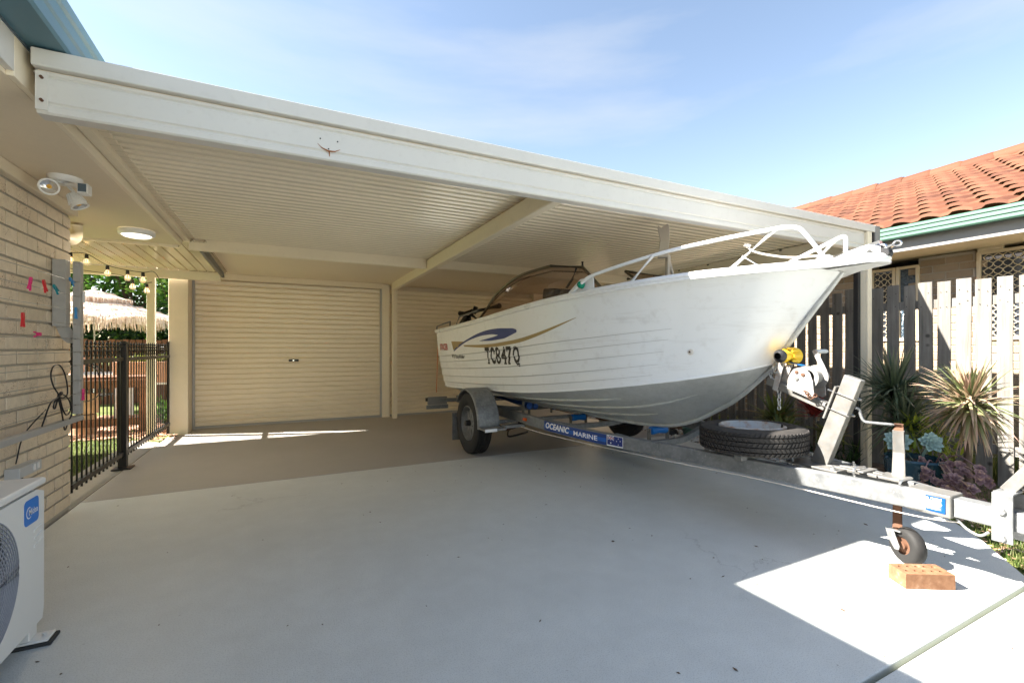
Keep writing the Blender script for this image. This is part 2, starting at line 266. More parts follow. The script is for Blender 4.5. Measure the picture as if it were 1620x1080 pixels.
class MB:
    def __init__(s): s.v = []; s.f = []; s.r = []
    def add(s, vs, fs, r=None):
        o = len(s.v); s.v += [Vector(v) for v in vs]; s.f += [[i+o for i in f] for f in fs]
        s.r += [random.random() if r is None else r]*len(fs); return s
    def box(s, lo, hi, r=None):
        x0, y0, z0 = lo; x1, y1, z1 = hi
        x0, x1 = min(x0, x1), max(x0, x1); y0, y1 = min(y0, y1), max(y0, y1); z0, z1 = min(z0, z1), max(z0, z1)
        return s.add([(x0,y0,z0),(x1,y0,z0),(x1,y1,z0),(x0,y1,z0),(x0,y0,z1),(x1,y0,z1),(x1,y1,z1),(x0,y1,z1)],
                     [(0,3,2,1),(4,5,6,7),(0,1,5,4),(1,2,6,5),(2,3,7,6),(3,0,4,7)], r if r is not None else random.random())
    def obox(s, c, X, Y, Z, r=None):      # centre and three half-axis vectors
        c = Vector(c); X = Vector(X); Y = Vector(Y); Z = Vector(Z); vs = []
        for k in (-1, 1):
            for a, b in ((-1,-1),(1,-1),(1,1),(-1,1)): vs.append(c+a*X+b*Y+k*Z)
        if X.cross(Y).dot(Z) < 0: fs = [(0,1,2,3),(7,6,5,4),(4,5,1,0),(5,6,2,1),(6,7,3,2),(7,4,0,3)]
        else: fs = [(0,3,2,1),(4,5,6,7),(0,1,5,4),(1,2,6,5),(2,3,7,6),(3,0,4,7)]
        return s.add(vs, fs, r if r is not None else random.random())
    def bar(s, a, b, w, h, up=(0, 0, 1), r=None):
        a = Vector(a); b = Vector(b); x, y, d = basis(b-a, up)
        return s.obox((a+b)/2, x*w/2, y*h/2, (b-a)/2, r)
    def tube(s, P, rad, n=10, closed=False, cap=True, r=None, up=(0, 0, 1)):
        P = [Vector(p) for p in P]; N = len(P); rr = rad if isinstance(rad, (list, tuple)) else [rad]*N
        vs = []; prev = None
        for i, p in enumerate(P):
            if closed: d = P[(i+1) % N]-P[i-1]
            else: d = P[min(i+1, N-1)]-P[max(i-1, 0)]
            if prev is None: x, y, _ = basis(d, up)
            else:
                d = d.normalized(); x = prev-d*prev.dot(d)
                x = x.normalized() if x.length > 1e-6 else basis(d)[0]; y = d.cross(x)
            prev = x
            for k in range(n):
                a = 2*math.pi*k/n; vs.append(p+(x*math.cos(a)+y*math.sin(a))*rr[i])
        fs = []
        for i in range(N if closed else N-1):
            j = (i+1) % N
            for k in range(n): fs.append((i*n+k, i*n+(k+1) % n, j*n+(k+1) % n, j*n+k))
        if cap and not closed: fs.append(tuple(range(n))[::-1]); fs.append(tuple((N-1)*n+k for k in range(n)))
        return s.add(vs, fs, r if r is not None else random.random())
    def cyl(s, a, b, rad, n=20, rad2=None, r=None): return s.tube([a, b], [rad, rad if rad2 is None else rad2], n, r=r)
    def lathe(s, prof, c=(0, 0, 0), axis=(0, 0, 1), n=40, r=None, a0=0, a1=2*math.pi):   # prof: (radius, height)
        x, y, d = basis(axis); c = Vector(c); vs = []; full = abs(a1-a0-2*math.pi) < 1e-4; m_ = n if full else n+1
        for (pr, ph) in prof:
            for k in range(m_):
                a = a0+(a1-a0)*k/n; vs.append(c+d*ph+(x*math.cos(a)+y*math.sin(a))*pr)
        fs = []
        for i in range(len(prof)-1):
            for k in range(n):
                k2 = (k+1) % m_ if full else k+1
                fs.append((i*m_+k, i*m_+k2, (i+1)*m_+k2, (i+1)*m_+k))
        return s.add(vs, fs, r if r is not None else random.random())
    def prism(s, poly, thick, o=(0, 0, 0), X=(1, 0, 0), Y=(0, 0, 1), r=None):   # 2D polygon extruded along X x Y
        o = Vector(o); X = Vector(X); Y = Vector(Y); N = X.cross(Y).normalized(); n = len(poly)
        A = [o+X*p[0]+Y*p[1] for p in poly]; B = [p+N*thick for p in A]
        fs = [tuple(range(n))[::-1], tuple(range(n, 2*n))]+[(i, (i+1) % n, (i+1) % n+n, i+n) for i in range(n)]
        return s.add(A+B, fs, r if r is not None else random.random())
    def grid(s, rows, r=None, closed=False, rf=None):
        n = len(rows[0]); vs = [p for row in rows for p in row]; o = len(s.v); s.v += [Vector(v) for v in vs]
        for i in range(len(rows)-1):
            for k in range(n if closed else n-1):
                s.f.append([o+i*n+k, o+i*n+(k+1) % n, o+(i+1)*n+(k+1) % n, o+(i+1)*n+k]); s.r.append(rf(i, k) if rf else (0.5 if r is None else r))
        return s
    def build(s, name, mat, parent=None, smooth=None, bevel=0, loc=None, segs=2):
        off = Vector((0, 0, 0)); q = parent
        while q is not None: off += q.location; q = q.parent
        if parent is None and loc is not None: off = Vector(loc)
        me = bpy.data.meshes.new(name); me.from_pydata([v-off for v in s.v], [], s.f)
        at = me.attributes.new('rnd', 'FLOAT', 'FACE'); at.data.foreach_set('value', s.r)
        bm = bmesh.new(); bm.from_mesh(me); bmesh.ops.recalc_face_normals(bm, faces=bm.faces[:]) if smooth != 'keep' else None
        if smooth is not None and smooth != 'keep':
            for f in bm.faces: f.smooth = True
            for e in bm.edges:
                if len(e.link_faces) == 2 and e.calc_face_angle(0) > R(smooth): e.smooth = False
        bm.to_mesh(me); bm.free()
        me.materials.append(M[mat] if isinstance(mat, str) else mat)
        o = bpy.data.objects.new(name, me); COL.objects.link(o)
        if parent is not None: o.parent = parent
        elif loc is not None: o.location = loc
        if bevel:
            b = o.modifiers.new('bevel', 'BEVEL'); b.width = bevel; b.segments = segs; b.limit_method = 'ANGLE'; b.angle_limit = R(40)
            for p in me.polygons: p.use_smooth = True
            b.harden_normals = True
        return o
def tag(o, label=None, cat=None, group=None, kind=None):
    if label: o['label'] = label
    if cat: o['category'] = cat
    if group: o['group'] = group
    if kind: o['kind'] = kind
    return o
def thing(name, label, cat, loc=(0, 0, 0), group=None):
    o = bpy.data.objects.new(name, None); COL.objects.link(o); o.location = loc; o.empty_display_size = 0.1
    return tag(o, label, cat, group)
def copy_tree(o, parent=None):
    c = o.copy(); COL.objects.link(c)
    if parent is not None: c.parent = parent
    for ch in [x for x in bpy.data.objects if x.parent == o]: copy_tree(ch, c)
    return c
def text_mesh(txt, size, shear=0, offset=0, spacing=1.0, width=1.0, maxe=0.02):
    cu = bpy.data.curves.new('txt', 'FONT'); cu.body = txt; cu.size = 1; cu.shear = shear; cu.offset = offset; cu.space_character = spacing; cu.resolution_u = 4
    ob = bpy.data.objects.new('txt', cu); COL.objects.link(ob); bpy.context.view_layer.update()
    me = bpy.data.meshes.new_from_object(ob.evaluated_get(bpy.context.evaluated_depsgraph_get()))
    bpy.data.objects.remove(ob); bpy.data.curves.remove(cu)
    bm = bmesh.new(); bm.from_mesh(me); bpy.data.meshes.remove(me)
    xs = [v.co.x for v in bm.verts]; ys = [v.co.y for v in bm.verts]; x0, x1, y0, y1 = min(xs), max(xs), min(ys), max(ys)
    sx = width/(x1-x0); sy = size/(y1-y0)
    for v in bm.verts: v.co = Vector(((v.co.x-x0)*sx, (v.co.y-y0)*sy, 0))
    bmesh.ops.triangulate(bm, faces=bm.faces[:])
    for _ in range(4):
        E = [e for e in bm.edges if e.calc_length() > maxe]
        if not E: break
        bmesh.ops.subdivide_edges(bm, edges=E, cuts=1); bmesh.ops.triangulate(bm, faces=bm.faces[:])
    bm.verts.index_update(); vs = [v.co.copy() for v in bm.verts]; fs = [[v.index for v in f.verts] for f in bm.faces]; bm.free()
    return vs, fs
def decal(name, vs, fs, fn, mat, parent):
    mb = MB(); mb.add([fn(v.x, v.y) for v in vs], fs, 0.5); return mb.build(name, mat, parent, smooth='keep')

# ------------------------------------------------------------------ ground
def struct(name, mb, mat, **kw): return tag(mb.build(name, mat, **kw), kind='structure')
g = MB(); g.add([(-300, -300, -0.03), (300, -300, -0.03), (300, 300, -0.03), (-300, 300, -0.03)], [(0, 1, 2, 3)], 0.5); struct('ground', g, 'lawn')
EDGE = [(3.2, -14), (3.2, 0.6), (3.36, 0.9), (3.77, 1.19), (4.02, 1.42), (4.25, 1.75), (4.42, 2.2), (4.5, 2.8), (4.53, 3.6), (4.55, 4.5)]
def slab(poly, z0, z1, r=0.5):
    m_ = MB(); m_.prism([(x, y) for x, y in poly], z1-z0, (0, 0, z0), (1, 0, 0), (0, 1, 0)); return m_
a = [(-1.37, -14), (3.2, -14), (3.2, 0.852), (3.2, 0.852)]
struct('driveway', slab([(-1.37, -4.3), (-7, -4.3), (-7, -22), (16, -22), (16, -3.5), (7.5, -3.0), (3.9, -1.6), (3.3, -0.6), (3.2, 0.6), (3.31, 0.848), (-1.37, 0.848)], -0.1, 0), 'concrete_light', bevel=0.006)  # unseen part behind the camera widened to bounce sunlight into the carport
struct('driveway_slab', slab([(-1.37, 0.868), (3.33, 0.868), (3.36, 0.9), (3.77, 1.19), (4.02, 1.42), (4.25, 1.75), (4.42, 2.2), (4.5, 2.8), (4.53, 3.6), (4.55, 4.498), (-1.37, 4.498)], -0.1, 0), 'concrete_light', bevel=0.006)
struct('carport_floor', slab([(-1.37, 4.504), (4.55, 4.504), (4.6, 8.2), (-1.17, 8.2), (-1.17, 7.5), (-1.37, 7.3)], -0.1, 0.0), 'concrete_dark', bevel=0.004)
struct('joint_filler', MB().box((-1.4, 0.8, -0.12), (3.3, 0.9, -0.09)), 'pad_rubber')
struct('edge_strip', slab([(-1.72, 4.36), (-1.385, 4.36), (-1.385, 7.0), (-1.72, 7.3)], -0.1, -0.006), 'concrete_plain', bevel=0.004)
struct('garden_bed', MB().add([(3.2, 0.6, -0.022), (5.6, -2, -0.022), (5.6, 9, -0.022), (4.5, 9, -0.022), (4.2, 1.2, -0.022)], [(0, 1, 2, 3, 4)], 0.5), 'bed_soil')

# ------------------------------------------------------------------ brick walls
def brick_wall(mb, mo, org, U, N, length, z0, rows, bl=0.240, rh=0.086, skip=None, joint=0.012, depth=0.008):
    org = Vector(org); U = Vector(U); N = Vector(N)
    for r_ in range(rows):
        x = -(bl/2 if r_ % 2 else 0)
        while x < length-0.001:
            a, b = max(0, x), min(length, x+bl); x += bl
            if b-a < 0.03: continue
            zz = z0+r_*rh
            if skip and skip((a+b)/2, zz+rh/2): continue
            ja = joint if a > 0 else 0; jb = 0
            d = depth+random.uniform(-.002, .002)
            c = org+U*((a+ja+b-jb)/2)+N*(d/2)+Vector((0, 0, zz+joint+(rh-joint)/2))
            mb.obox(c, U*((b-jb-a-ja)/2), N*(d/2), Vector((0, 0, (rh-joint)/2)))
hs = thing('brick_house', 'cream brick house wall with wide eave at left of driveway', 'house', (-1.6, 4.3, 0))
wb = MB(); brick_wall(wb, None, (-1.382, 4.34, 0), (0, -1, 0), (1, 0, 0), 8.5, 0.02, 24)
brick_wall(wb, None, (-1.394, 4.34, 0), (-1, 0, 0), (0, 1, 0), 4.0, 0.02, 24)
wb.build('brickwork', 'brick_pale', hs, bevel=0.003, segs=1)
MB().box((-5.5, -4.2, -0.1), (-1.384, 4.338, 2.17)).build('mortar_wall', 'mortar', hs)
MB().box((-5.5, -4.2, 2.172), (-0.93, 5.50, 2.19)).build('soffit', 'soffit', hs)
MB().box((-1.386, -4.2, 2.10), (-1.335, 4.36, 2.17)).build('scotia_trim', 'soffit', hs, bevel=0.008)
MB().box((-5.4, 5.47, 2.15), (-0.935, 5.52, 2.30)).build('end_fascia', 'cream', hs)
MB().box((-0.93, -4.2, 2.19), (-0.905, 2.36, 2.33)).build('fascia', 'white_beam', hs, bevel=0.003)
MB().box((-0.93, 2.36, 2.172), (-0.905, 5.5, 2.33)).build('fascia', 'cream', hs, bevel=0.003)
# gutter with ribbed outer face
gp = [(-0.902, 2.335), (-0.775, 2.325), (-0.765, 2.335), (-0.760, 2.375), (-0.752, 2.385), (-0.752, 2.43), (-0.742, 2.44), (-0.742, 2.478), (-0.75, 2.49), (-0.765, 2.488), (-0.765, 2.36), (-0.902, 2.36)]
MB().prism([(x, z) for x, z in gp], 10.4, (0, 6.2, 0), (1, 0, 0), (0, 0, 1)).build('gutter', 'gutter_blue', hs)
rf = MB(); rf.add([(-0.80, -4.2, 2.47), (-0.80, 6.2, 2.47), (-5.5, 6.2, 4.35), (-5.5, -4.2, 4.35)], [(0, 1, 2, 3)]); rf.build('roof', 'roof_tile', hs); MB().add([(-0.80, -4.2, 2.44), (-0.80, 6.2, 2.44), (-5.5, 6.2, 4.3), (-5.5, -4.2, 4.3)], [(0, 3, 2, 1)]).build('roof_lining', 'gutter_dark', hs)
MB().box((-0.94, -4.2, 2.325), (-0.90, 6.0, 2.40)).build('eave_batten', 'gutter_dark', hs)
dp = MB(); dp.tube(smooth_path([(-1.52, 4.9, 2.17), (-1.52, 4.9, 2.12), (-1.51, 4.85, 2.05), (-1.50, 4.70, 2.0), (-1.52, 4.45, 1.98)], 5), 0.045, 16); dp.build('downpipe_bend', 'cream', hs, smooth=50)

# ------------------------------------------------------------------ garage with roller doors
gar = thing('garage', 'cream garage with two roller doors at the back of carport', 'garage', (1.5, 7.9, 0))
MB().box((-1.40, 7.56, -0.02), (-1.18, 7.85, 2.28)).build('pillar', 'render_wall', gar, bevel=0.006)
MB().box((-1.40, 8.02, -0.05), (5.6, 8.2, 2.5)).build('back_wall', 'render_wall', gar)
MB().box((-1.395, 7.855, -0.02), (-1.19, 8.018, 2.28)).build('jamb', 'render_wall', gar)
MB().box((1.475, 7.84, 0), (1.60, 8.015, 2.24)).build('centre_pier', 'cream', gar, bevel=0.003)
MB().box((4.4, 7.84, 0), (5.6, 8.015, 2.24)).build('side_pier', 'render_wall', gar, bevel=0.003)
MB().box((-1.17, 5.64, 2.245), (5.3, 8.02, 2.26)).build('soffit', 'soffit', gar)
MB().box((-0.92, 7.80, 2.16), (1.47, 7.84, 2.243)).build('door_header', 'soffit', gar)
def roller(x0, x1, dark=False):
    d = MB(); rows = []; z = 0.03; n = 0; pitch = 0.0765
    pr = [(0.0, 0.0), (0.006, 0.014), (0.052, 0.018), (0.060, 0.012), (0.066, -0.004), (0.0735, -0.006)]
    prof = []
    while z+pitch < 2.19:
        for (dz, dy) in pr: prof.append((z+dz, 7.93-dy))
        z += pitch
    for (zz, yy) in prof: rows.append([(x0, yy, zz), (x1, yy, zz)])
    d.grid(rows); o = d.build('roller_door', 'door_cream', gar, smooth=30)
    MB().box((x0, 7.905, 0.0), (x1, 7.945, 0.03)).build('bottom_rail', 'grey_paint', o)
    return o
rd = roller(-1.18, 1.47)
lk = MB().box((0.06, 7.895, 0.955), (0.20, 7.915, 0.99)).build('lock_plate', 'black_plastic', rd, bevel=0.003)
MB().box((0.115, 7.888, 0.962), (0.135, 7.896, 0.983)).build('lock_key', 'chrome', rd)
rd2 = roller(1.605, 4.4)
MB().box((-1.178, 7.86, 0), (-1.15, 7.90, 2.2)).build('door_guide', 'grey_paint', gar)
MB().box((1.445, 7.86, 0), (1.473, 7.90, 2.2)).build('door_guide', 'grey_paint', gar)

# ------------------------------------------------------------------ carport
cp = thing('carport', 'flat cream metal carport roof over the boat with white front beam', 'carport', (2.2, 2.43, 0))
XL, XR = -0.87, 5.18
def ramp_box(mb, x0, x1, y0, y1, za0, za1, zb0, zb1):   # z range at x0 and at x1
    mb.add([(x0, y0, za0), (x1, y0, zb0), (x1, y1, zb0), (x0, y1, za0), (x0, y0, za1), (x1, y0, zb1), (x1, y1, zb1), (x0, y1, za1)],
           [(0,3,2,1),(4,5,6,7),(0,1,5,4),(1,2,6,5),(2,3,7,6),(3,0,4,7)]); return mb
dzr = 0.045
fb = MB()
fprof = [(2.43, 2.085), (2.437, 2.078), (2.50, 2.078), (2.50, 2.245), (2.43, 2.245), (2.430, 2.232), (2.436, 2.227), (2.436, 2.222), (2.430, 2.217), (2.430, 2.128), (2.436, 2.122), (2.436, 2.116), (2.430, 2.110)]
n = len(fprof)
A = [(XL, y, z) for y, z in fprof]; B = [(XR, y, z+dzr) for y, z in fprof]
fb.add(A+B, [tuple(range(n)), tuple(range(n, 2*n))[::-1]]+[(i, i+n, (i+1) % n+n, (i+1) % n) for i in range(n)])
fbo = fb.build('front_beam', 'white_beam', cp)
MB().box((XL-0.002, 2.424, 2.09), (XL+0.035, 2.4295, 2.24)).build('end_plate', 'white_beam', fbo)
for zz in (2.125, 2.215): MB().cyl((XL+0.018, 2.424, zz), (XL+0.018, 2.414, zz), 0.006, 8).build('rusty_bolt', 'rust', fbo)
# rust mark left by an old lamp
rs = MB()
P = [(0.145, 2.16), (0.165, 2.142), (0.195, 2.131), (0.225, 2.134), (0.25, 2.148)]
for i in range(len(P)-1):
    w_ = [0.0012, 0.003, 0.0045, 0.003, 0.0012]; rs.add([(P[i][0], 2.4275, P[i][1]-w_[i]), (P[i+1][0], 2.4275, P[i+1][1]-w_[i+1]), (P[i+1][0], 2.4275, P[i+1][1]+w_[i+1]), (P[i][0], 2.4275, P[i][1]+w_[i])], [(0, 1, 2, 3)])
rs.add([(0.196, 2.4275, 2.131), (0.203, 2.4275, 2.131), (0.202, 2.4275, 2.105), (0.1985, 2.4275, 2.105)], [(0, 1, 2, 3)])
rs.build('rust_stain', 'rust_orange', fbo)
for hx, hz in ((0.158, 2.186), (0.238, 2.186), (0.196, 2.142)): MB().cyl((hx, 2.4285, hz), (hx, 2.426, hz), 0.0035, 10).build('screw_hole', 'black_plastic', fbo)
cap = MB(); ramp_box(cap, XL-0.01, XR+0.03, 2.405, 2.52, 2.252, 2.322, 2.252+dzr, 2.322+dzr); cap.build('roof_capping', 'white_beam', cp, bevel=0.006)
lip = MB(); ramp_box(lip, XL+0.0, XR+0.0, 2.44, 2.51, 2.246, 2.2515, 2.246+dzr, 2.2515+dzr); lip.build('capping_gap', 'soffit', cp)
# ribbed roof sheet: ribs run along x, profile across y
def zr(x, y): return 2.275+dzr*(x-XL)/(XR-XL)*(1-0.6*(y-2.5)/3.1)
rows = []; y = 2.51
prof = []
while y < 5.58:
    prof += [(y, 0.0), (y+0.028, 0.001), (y+0.030, -0.002), (y+0.034, -0.002), (y+0.036, 0.001), (y+0.064, 0.0), (y+0.071, -0.013), (y+0.080, -0.014), (y+0.084, -0.002)]
    y += 0.0865
xs = [XL+0.02+(XR-XL-0.04)*i/8 for i in range(9)]
for (yy, dz) in prof: rows.append([(x, yy, zr(x, yy)+dz) for x in xs])
rs_ = MB().grid(rows); ro = rs_.build('roof_sheet', 'cream_roof', cp, smooth=30)
MB().grid([[(XL-0.03, 2.52, 2.315), (XR+0.02, 2.52, 2.36)], [(XL-0.03, 5.62, 2.315), (XR+0.02, 5.62, 2.345)]]).build('roof_top', 'cream', cp)
MB().box((XL-0.03, 2.50, 2.225), (XL+0.02, 5.56, 2.262)).build('side_channel', 'cream', cp, bevel=0.003)
MB().box((XL-0.034, 2.50, 2.262), (XL+0.06, 5.56, 2.275)).build('side_channel', 'soffit', cp)
def cbeam(lo, hi, name='cross_beam'):
    return MB().box(lo, hi).build(name, 'cream', cp, bevel=0.012)
cbeam((XL, 5.58, 2.155), (1.60, 5.64, 2.305)); cbeam((1.68, 5.585, 2.17), (XR-0.05, 5.64, 2.318))
MB().box((1.60, 2.505, 2.13), (1.68, 7.70, 2.27)).build('centre_beam', 'cream', cp, bevel=0.012)
MB().box((XR-0.07, 2.505, 2.05), (XR-0.02, 7.8, 2.30)).build('side_beam', 'cream', cp, bevel=0.008)
for yy in (2.8, 3.3, 3.8, 4.3, 4.8, 5.3): MB().cyl((XR-0.07, yy, 2.285), (XR-0.09, yy, 2.28), 0.01, 8).build('hanger_screw', 'black_plastic', cp)
def ribbed_post(x, y, z1, wx=0.075, wy=0.075, name='post'):
    p = []; 
    def side(a, b):  # points along one side with two grooves
        a = Vector(a); b = Vector(b); d = (b-a); nn = Vector((d.y, -d.x)).normalized()
        out = [a]
        for t in (0.3, 0.62): out += [a+d*t, a+d*(t+0.03)-nn*0.004, a+d*(t+0.08)-nn*0.004, a+d*(t+0.11)]
        return out
    c = [(x-wx/2, y-wy/2), (x+wx/2, y-wy/2), (x+wx/2, y+wy/2), (x-wx/2, y+wy/2)]
    for i in range(4): p += side(c[i], c[(i+1) % 4])
    mb = MB(); mb.prism([(q[0], q[1]) for q in p], z1, (0, 0, 0), (1, 0, 0), (0, 1, 0)); return mb.build(name, 'cream', cp)
ribbed_post(1.64, 7.66, 2.13); ribbed_post(5.09, 2.44, 2.29)
MB().box((XR-0.005, 2.415, 2.10), (XR+0.012, 2.50, 2.37)).build('end_strip', 'black_plastic', cp)
eg = MB().prism([(2.37, 2.20), (2.40, 2.18), (2.53, 2.18), (2.54, 2.37), (2.375, 2.365)], 0.09, (XR+0.10, 0, 0), (0, 1, 0), (0, 0, 1)); 
eg = MB(); eg.box((XR+0.014, 2.40, 2.20), (XR+0.10, 5.6, 2.365)); eg.build('side_gutter', 'fascia_grey', cp, bevel=0.006)
MB().box((5.0, 2.46, 0.0), (5.045, 2.50, 2.05)).build('black_strip', 'black_plastic', cp)

# ------------------------------------------------------------------ patio roof on the left
pt = thing('patio_roof', 'low glossy cream patio roof with string lights beyond the brick corner', 'patio roof', (-1.8, 6.5, 0))
rows = []; x = -5.0; prof = []
while x < -0.80:
    prof += [(x, 0), (x+0.085, 0), (x+0.090, 0.022), (x+0.10, 0.022), (x+0.105, 0)]
    x += 0.11
for (xx, dz) in prof: rows.append([(xx, 5.53, 2.235+dz), (xx, 6.5, 2.225+dz), (xx, 7.50, 2.21+dz)])
MB().grid(rows).build('roof_sheet', 'cream_roof', pt, smooth=20)
MB().grid([[(-5, 5.53, 2.29), (-0.78, 5.53, 2.29)], [(-5, 7.5, 2.265), (-0.78, 7.5, 2.265)]]).build('roof_top', 'cream', pt)
MB().box((-5.0, 7.44, 2.09), (-0.79, 7.50, 2.205)).build('beam', 'cream', pt, bevel=0.006)
MB().box((-0.785, 5.66, 2.15), (-0.755, 7.52, 2.235)).build('edge_channel', 'galvanised', pt, bevel=0.003)
MB().box((-1.60, 7.40, -0.02), (-1.515, 7.475, 2.088)).build('post', 'cream', pt, bevel=0.005)

# ------------------------------------------------------------------ black picket fence
pf = thing('pool_fence', 'black metal picket fence between the brick corner and garage pillar', 'fence', (-1.39, 5.59, 0))
def pk_panel(y0, y1):
    p = thing('panel', None, None); p.parent = pf; p.location = (0, 0, 0)
    for z in (0.13, 1.035): MB().box((-1.407, y0, z), (-1.373, y1, z+0.035)).build('rail', 'black_metal', p)
    pk = MB(); y = y0+0.035; k = 0
    while y < y1-0.01:
        top = 1.215
        pk.cyl((-1.39, y, 0.10), (-1.39, y, top-0.05), 0.008, 8)
        pk.lathe([(0.008, 0), (0.014, 0.012), (0.005, 0.022), (0.012, 0.034), (0.001, 0.065)], (-1.39, y, top-0.055), n=8)
        if y+0.09 < y1: 
            pts = [(-1.39, y+0.045+0.026*math.cos(a), 1.115+0.026*math.sin(a)) for a in [i*math.pi/5 for i in range(10)]]
            pk.tube(pts, 0.0045, 5, closed=True)
        y += 0.093
    pk.build('pickets', 'black_metal', p, smooth=50)
pk_panel(4.375, 5.555); pk_panel(5.63, 7.52)
MB().box((-1.423, 5.56, 0), (-1.357, 5.625, 1.20)).build('post', 'black_metal', pf, bevel=0.004)
MB().box((-1.465, 5.52, 0), (-1.315, 5.67, 0.012)).build('base_plate', 'black_metal', pf, bevel=0.003)
pc = MB(); pc.box((-1.428, 5.555, 1.20), (-1.352, 5.63, 1.215)); pc.lathe([(0.034, 0), (0.02, 0.012), (0.001, 0.016)], (-1.39, 5.592, 1.215), n=12); pc.build('post_cap', 'black_metal', pf)
MB().box((-1.415, 7.525, 0), (-1.385, 7.555, 1.25)).build('post', 'black_metal', pf)

# ------------------------------------------------------------------ paling fence on the right
fx = 5.45
tf = thing('paling_fence', 'weathered grey timber paling fence along the right boundary', 'fence', (fx, 2.5, 0))
y = -0.95; k = 0
rnd = random.Random(3)
while y < 7.8 and k < 58:
    wv = 0.098+rnd.uniform(-.006, .006); h = 1.775+rnd.uniform(-.018, .018); lean = rnd.uniform(-.008, .008); tw = rnd.uniform(-.004, .004)
    pm = MB(); rows = []
    th = 0.014
    for i in range(7):
        z = -0.03+(h+0.03)*i/6; o = lean*i/6+rnd.uniform(-.0015, .0015); b = 0.004*math.sin(i*1.1+k)
        rows.append([(fx+b+tw, y+o, z), (fx+b-tw, y+o+wv, z), (fx+b-tw+th, y+o+wv, z), (fx+b+tw+th, y+o, z)])
    pm.grid(rows, closed=True); nV = len(pm.v); pm.f.append([nV-4, nV-3, nV-2, nV-1]); pm.r.append(0.5)
    for zn in (h-.10, h-.22, .30, .26):
        for q_ in (.25, .75):
            if rnd.random() < .85: c_n = Vector((fx-.0012-abs(tw), y+wv*(q_+rnd.uniform(-.06, .06))+lean*.8, zn+rnd.uniform(-.02, .02))); pm.add([c_n+Vector((0, .0042*math.cos(a), .0042*math.sin(a))) for a in [i_*math.pi/4 for i_ in range(8)]], [tuple(range(8))], 0.0)
    pm.build('paling', 'paling_wood', tf)
    y += wv+0.032+rnd.uniform(-.006, .008); k += 1
for z in (0.25, 1.535): MB().box((fx+0.018, -0.95, z), (fx+0.06, 6.6, z+0.08)).build('rail', 'paling_wood', tf)

# ------------------------------------------------------------------ neighbouring house
nh = thing('neighbour_house', 'brick house with orange tiled roof and green gutter behind the paling fence', 'house', (6.9, 3, 0))
wins = [(2.74, 2.97, 1.25, 2.17), (2.99, 3.22, 1.25, 2.17), (0.7, 2.20, 1.2, 2.20)]
def sk(u, z):      # u runs along +y from y=-1
    yy = -1+u
    return (2.74 < yy < 3.22 and 1.25 < z < 2.2) or (0.6 < yy < 2.22 and 1.3 < z < 2.3)
nb = MB(); brick_wall(nb, None, (6.9, -1, 0), (0, 1, 0), (-1, 0, 0), 11, -0.02, 26, skip=sk, joint=0.012)
nb.build('brickwork', 'brick_tan', nh, bevel=0.003, segs=1)
mw = MB()
for (y0, y1, z0, z1) in [(-1, 0.68, -0.1, 2.25), (0.68, 2.23, -0.1, 1.22), (2.23, 2.74, -0.1, 2.25), (2.74, 3.24, -0.1, 1.25), (3.24, 10, -0.1, 2.25)]:
    mw.box((6.902, y0, z0), (7.1, y1, z1))
mw.build('mortar_wall', 'mortar', nh)
MB().box((7.15, -1, 0), (7.2, 10, 2.3)).build('inner_wall', 'dark_void', nh)
MB().box((6.27, -3, 2.262), (7.3, 12, 2.275)).build('soffit', 'window_cream', nh)
MB().box((6.25, -3, 2.255), (6.272, 12, 2.40)).build('fascia', 'fascia_grey', nh)
gp = [(6.25, 2.395), (6.14, 2.385), (6.128, 2.40), (6.128, 2.43), (6.118, 2.44), (6.118, 2.475), (6.108, 2.485), (6.108, 2.51), (6.12, 2.52), (6.13, 2.515), (6.13, 2.41), (6.25, 2.41)]
MB().prism(gp, 15, (0, 12, 0), (1, 0, 0), (0, 0, 1)).build('gutter', 'gutter_green', nh)
def window(y0, y1, z0, z1, glass, screen):
    wf = MB(); t = 0.035
    wf.box((6.87, y0, z0), (6.915, y0+t, z1)); wf.box((6.87, y1-t, z0), (6.915, y1, z1)); wf.box((6.871, y0+t, z1-t), (6.914, y1-t, z1)); wf.box((6.871, y0+t, z0), (6.914, y1-t, z0+t))
    f = wf.build('window', 'window_cream', nh, bevel=0.003)
    MB().box((6.905, y0+t, z0+t), (6.911, y1-t, z1-t)).build('pane', glass, f)
    if screen:
        s = MB(); p = 0.075; hh = z1-z0-2*t; ww = y1-y0-2*t
        nn = int((ww+hh)/p)+2
        for i in range(-nn, nn):
            for sg in (1, -1):
                a = []
                for j in range(0, 60):
                    q = j*p/4; yy = y0+t+i*p*1.0+sg*0+ (q if sg > 0 else -q)+ (0 if sg > 0 else hh); zz = z0+t+q*1.0
                    if y0+t <= yy <= y1-t and zz <= z1-t: a.append((6.89, yy+0.010*math.sin(q/p*2*math.pi)*sg, zz))
                if len(a) > 1: s.tube(a, 0.0045, 4, cap=False)
        s.build('diamond_screen', 'window_cream', f)
window(0.66, 2.215, 1.25, 2.225, 'window_glass', True); window(2.725, 2.96, 1.25, 2.175, 'obscure_glass', False); window(2.965, 3.24, 1.25, 2.175, 'window_glass', True)
MB().box((6.86, 2.0, 2.226), (6.90, 2.2, 2.26)).build('window_trim', 'window_cream', nh)
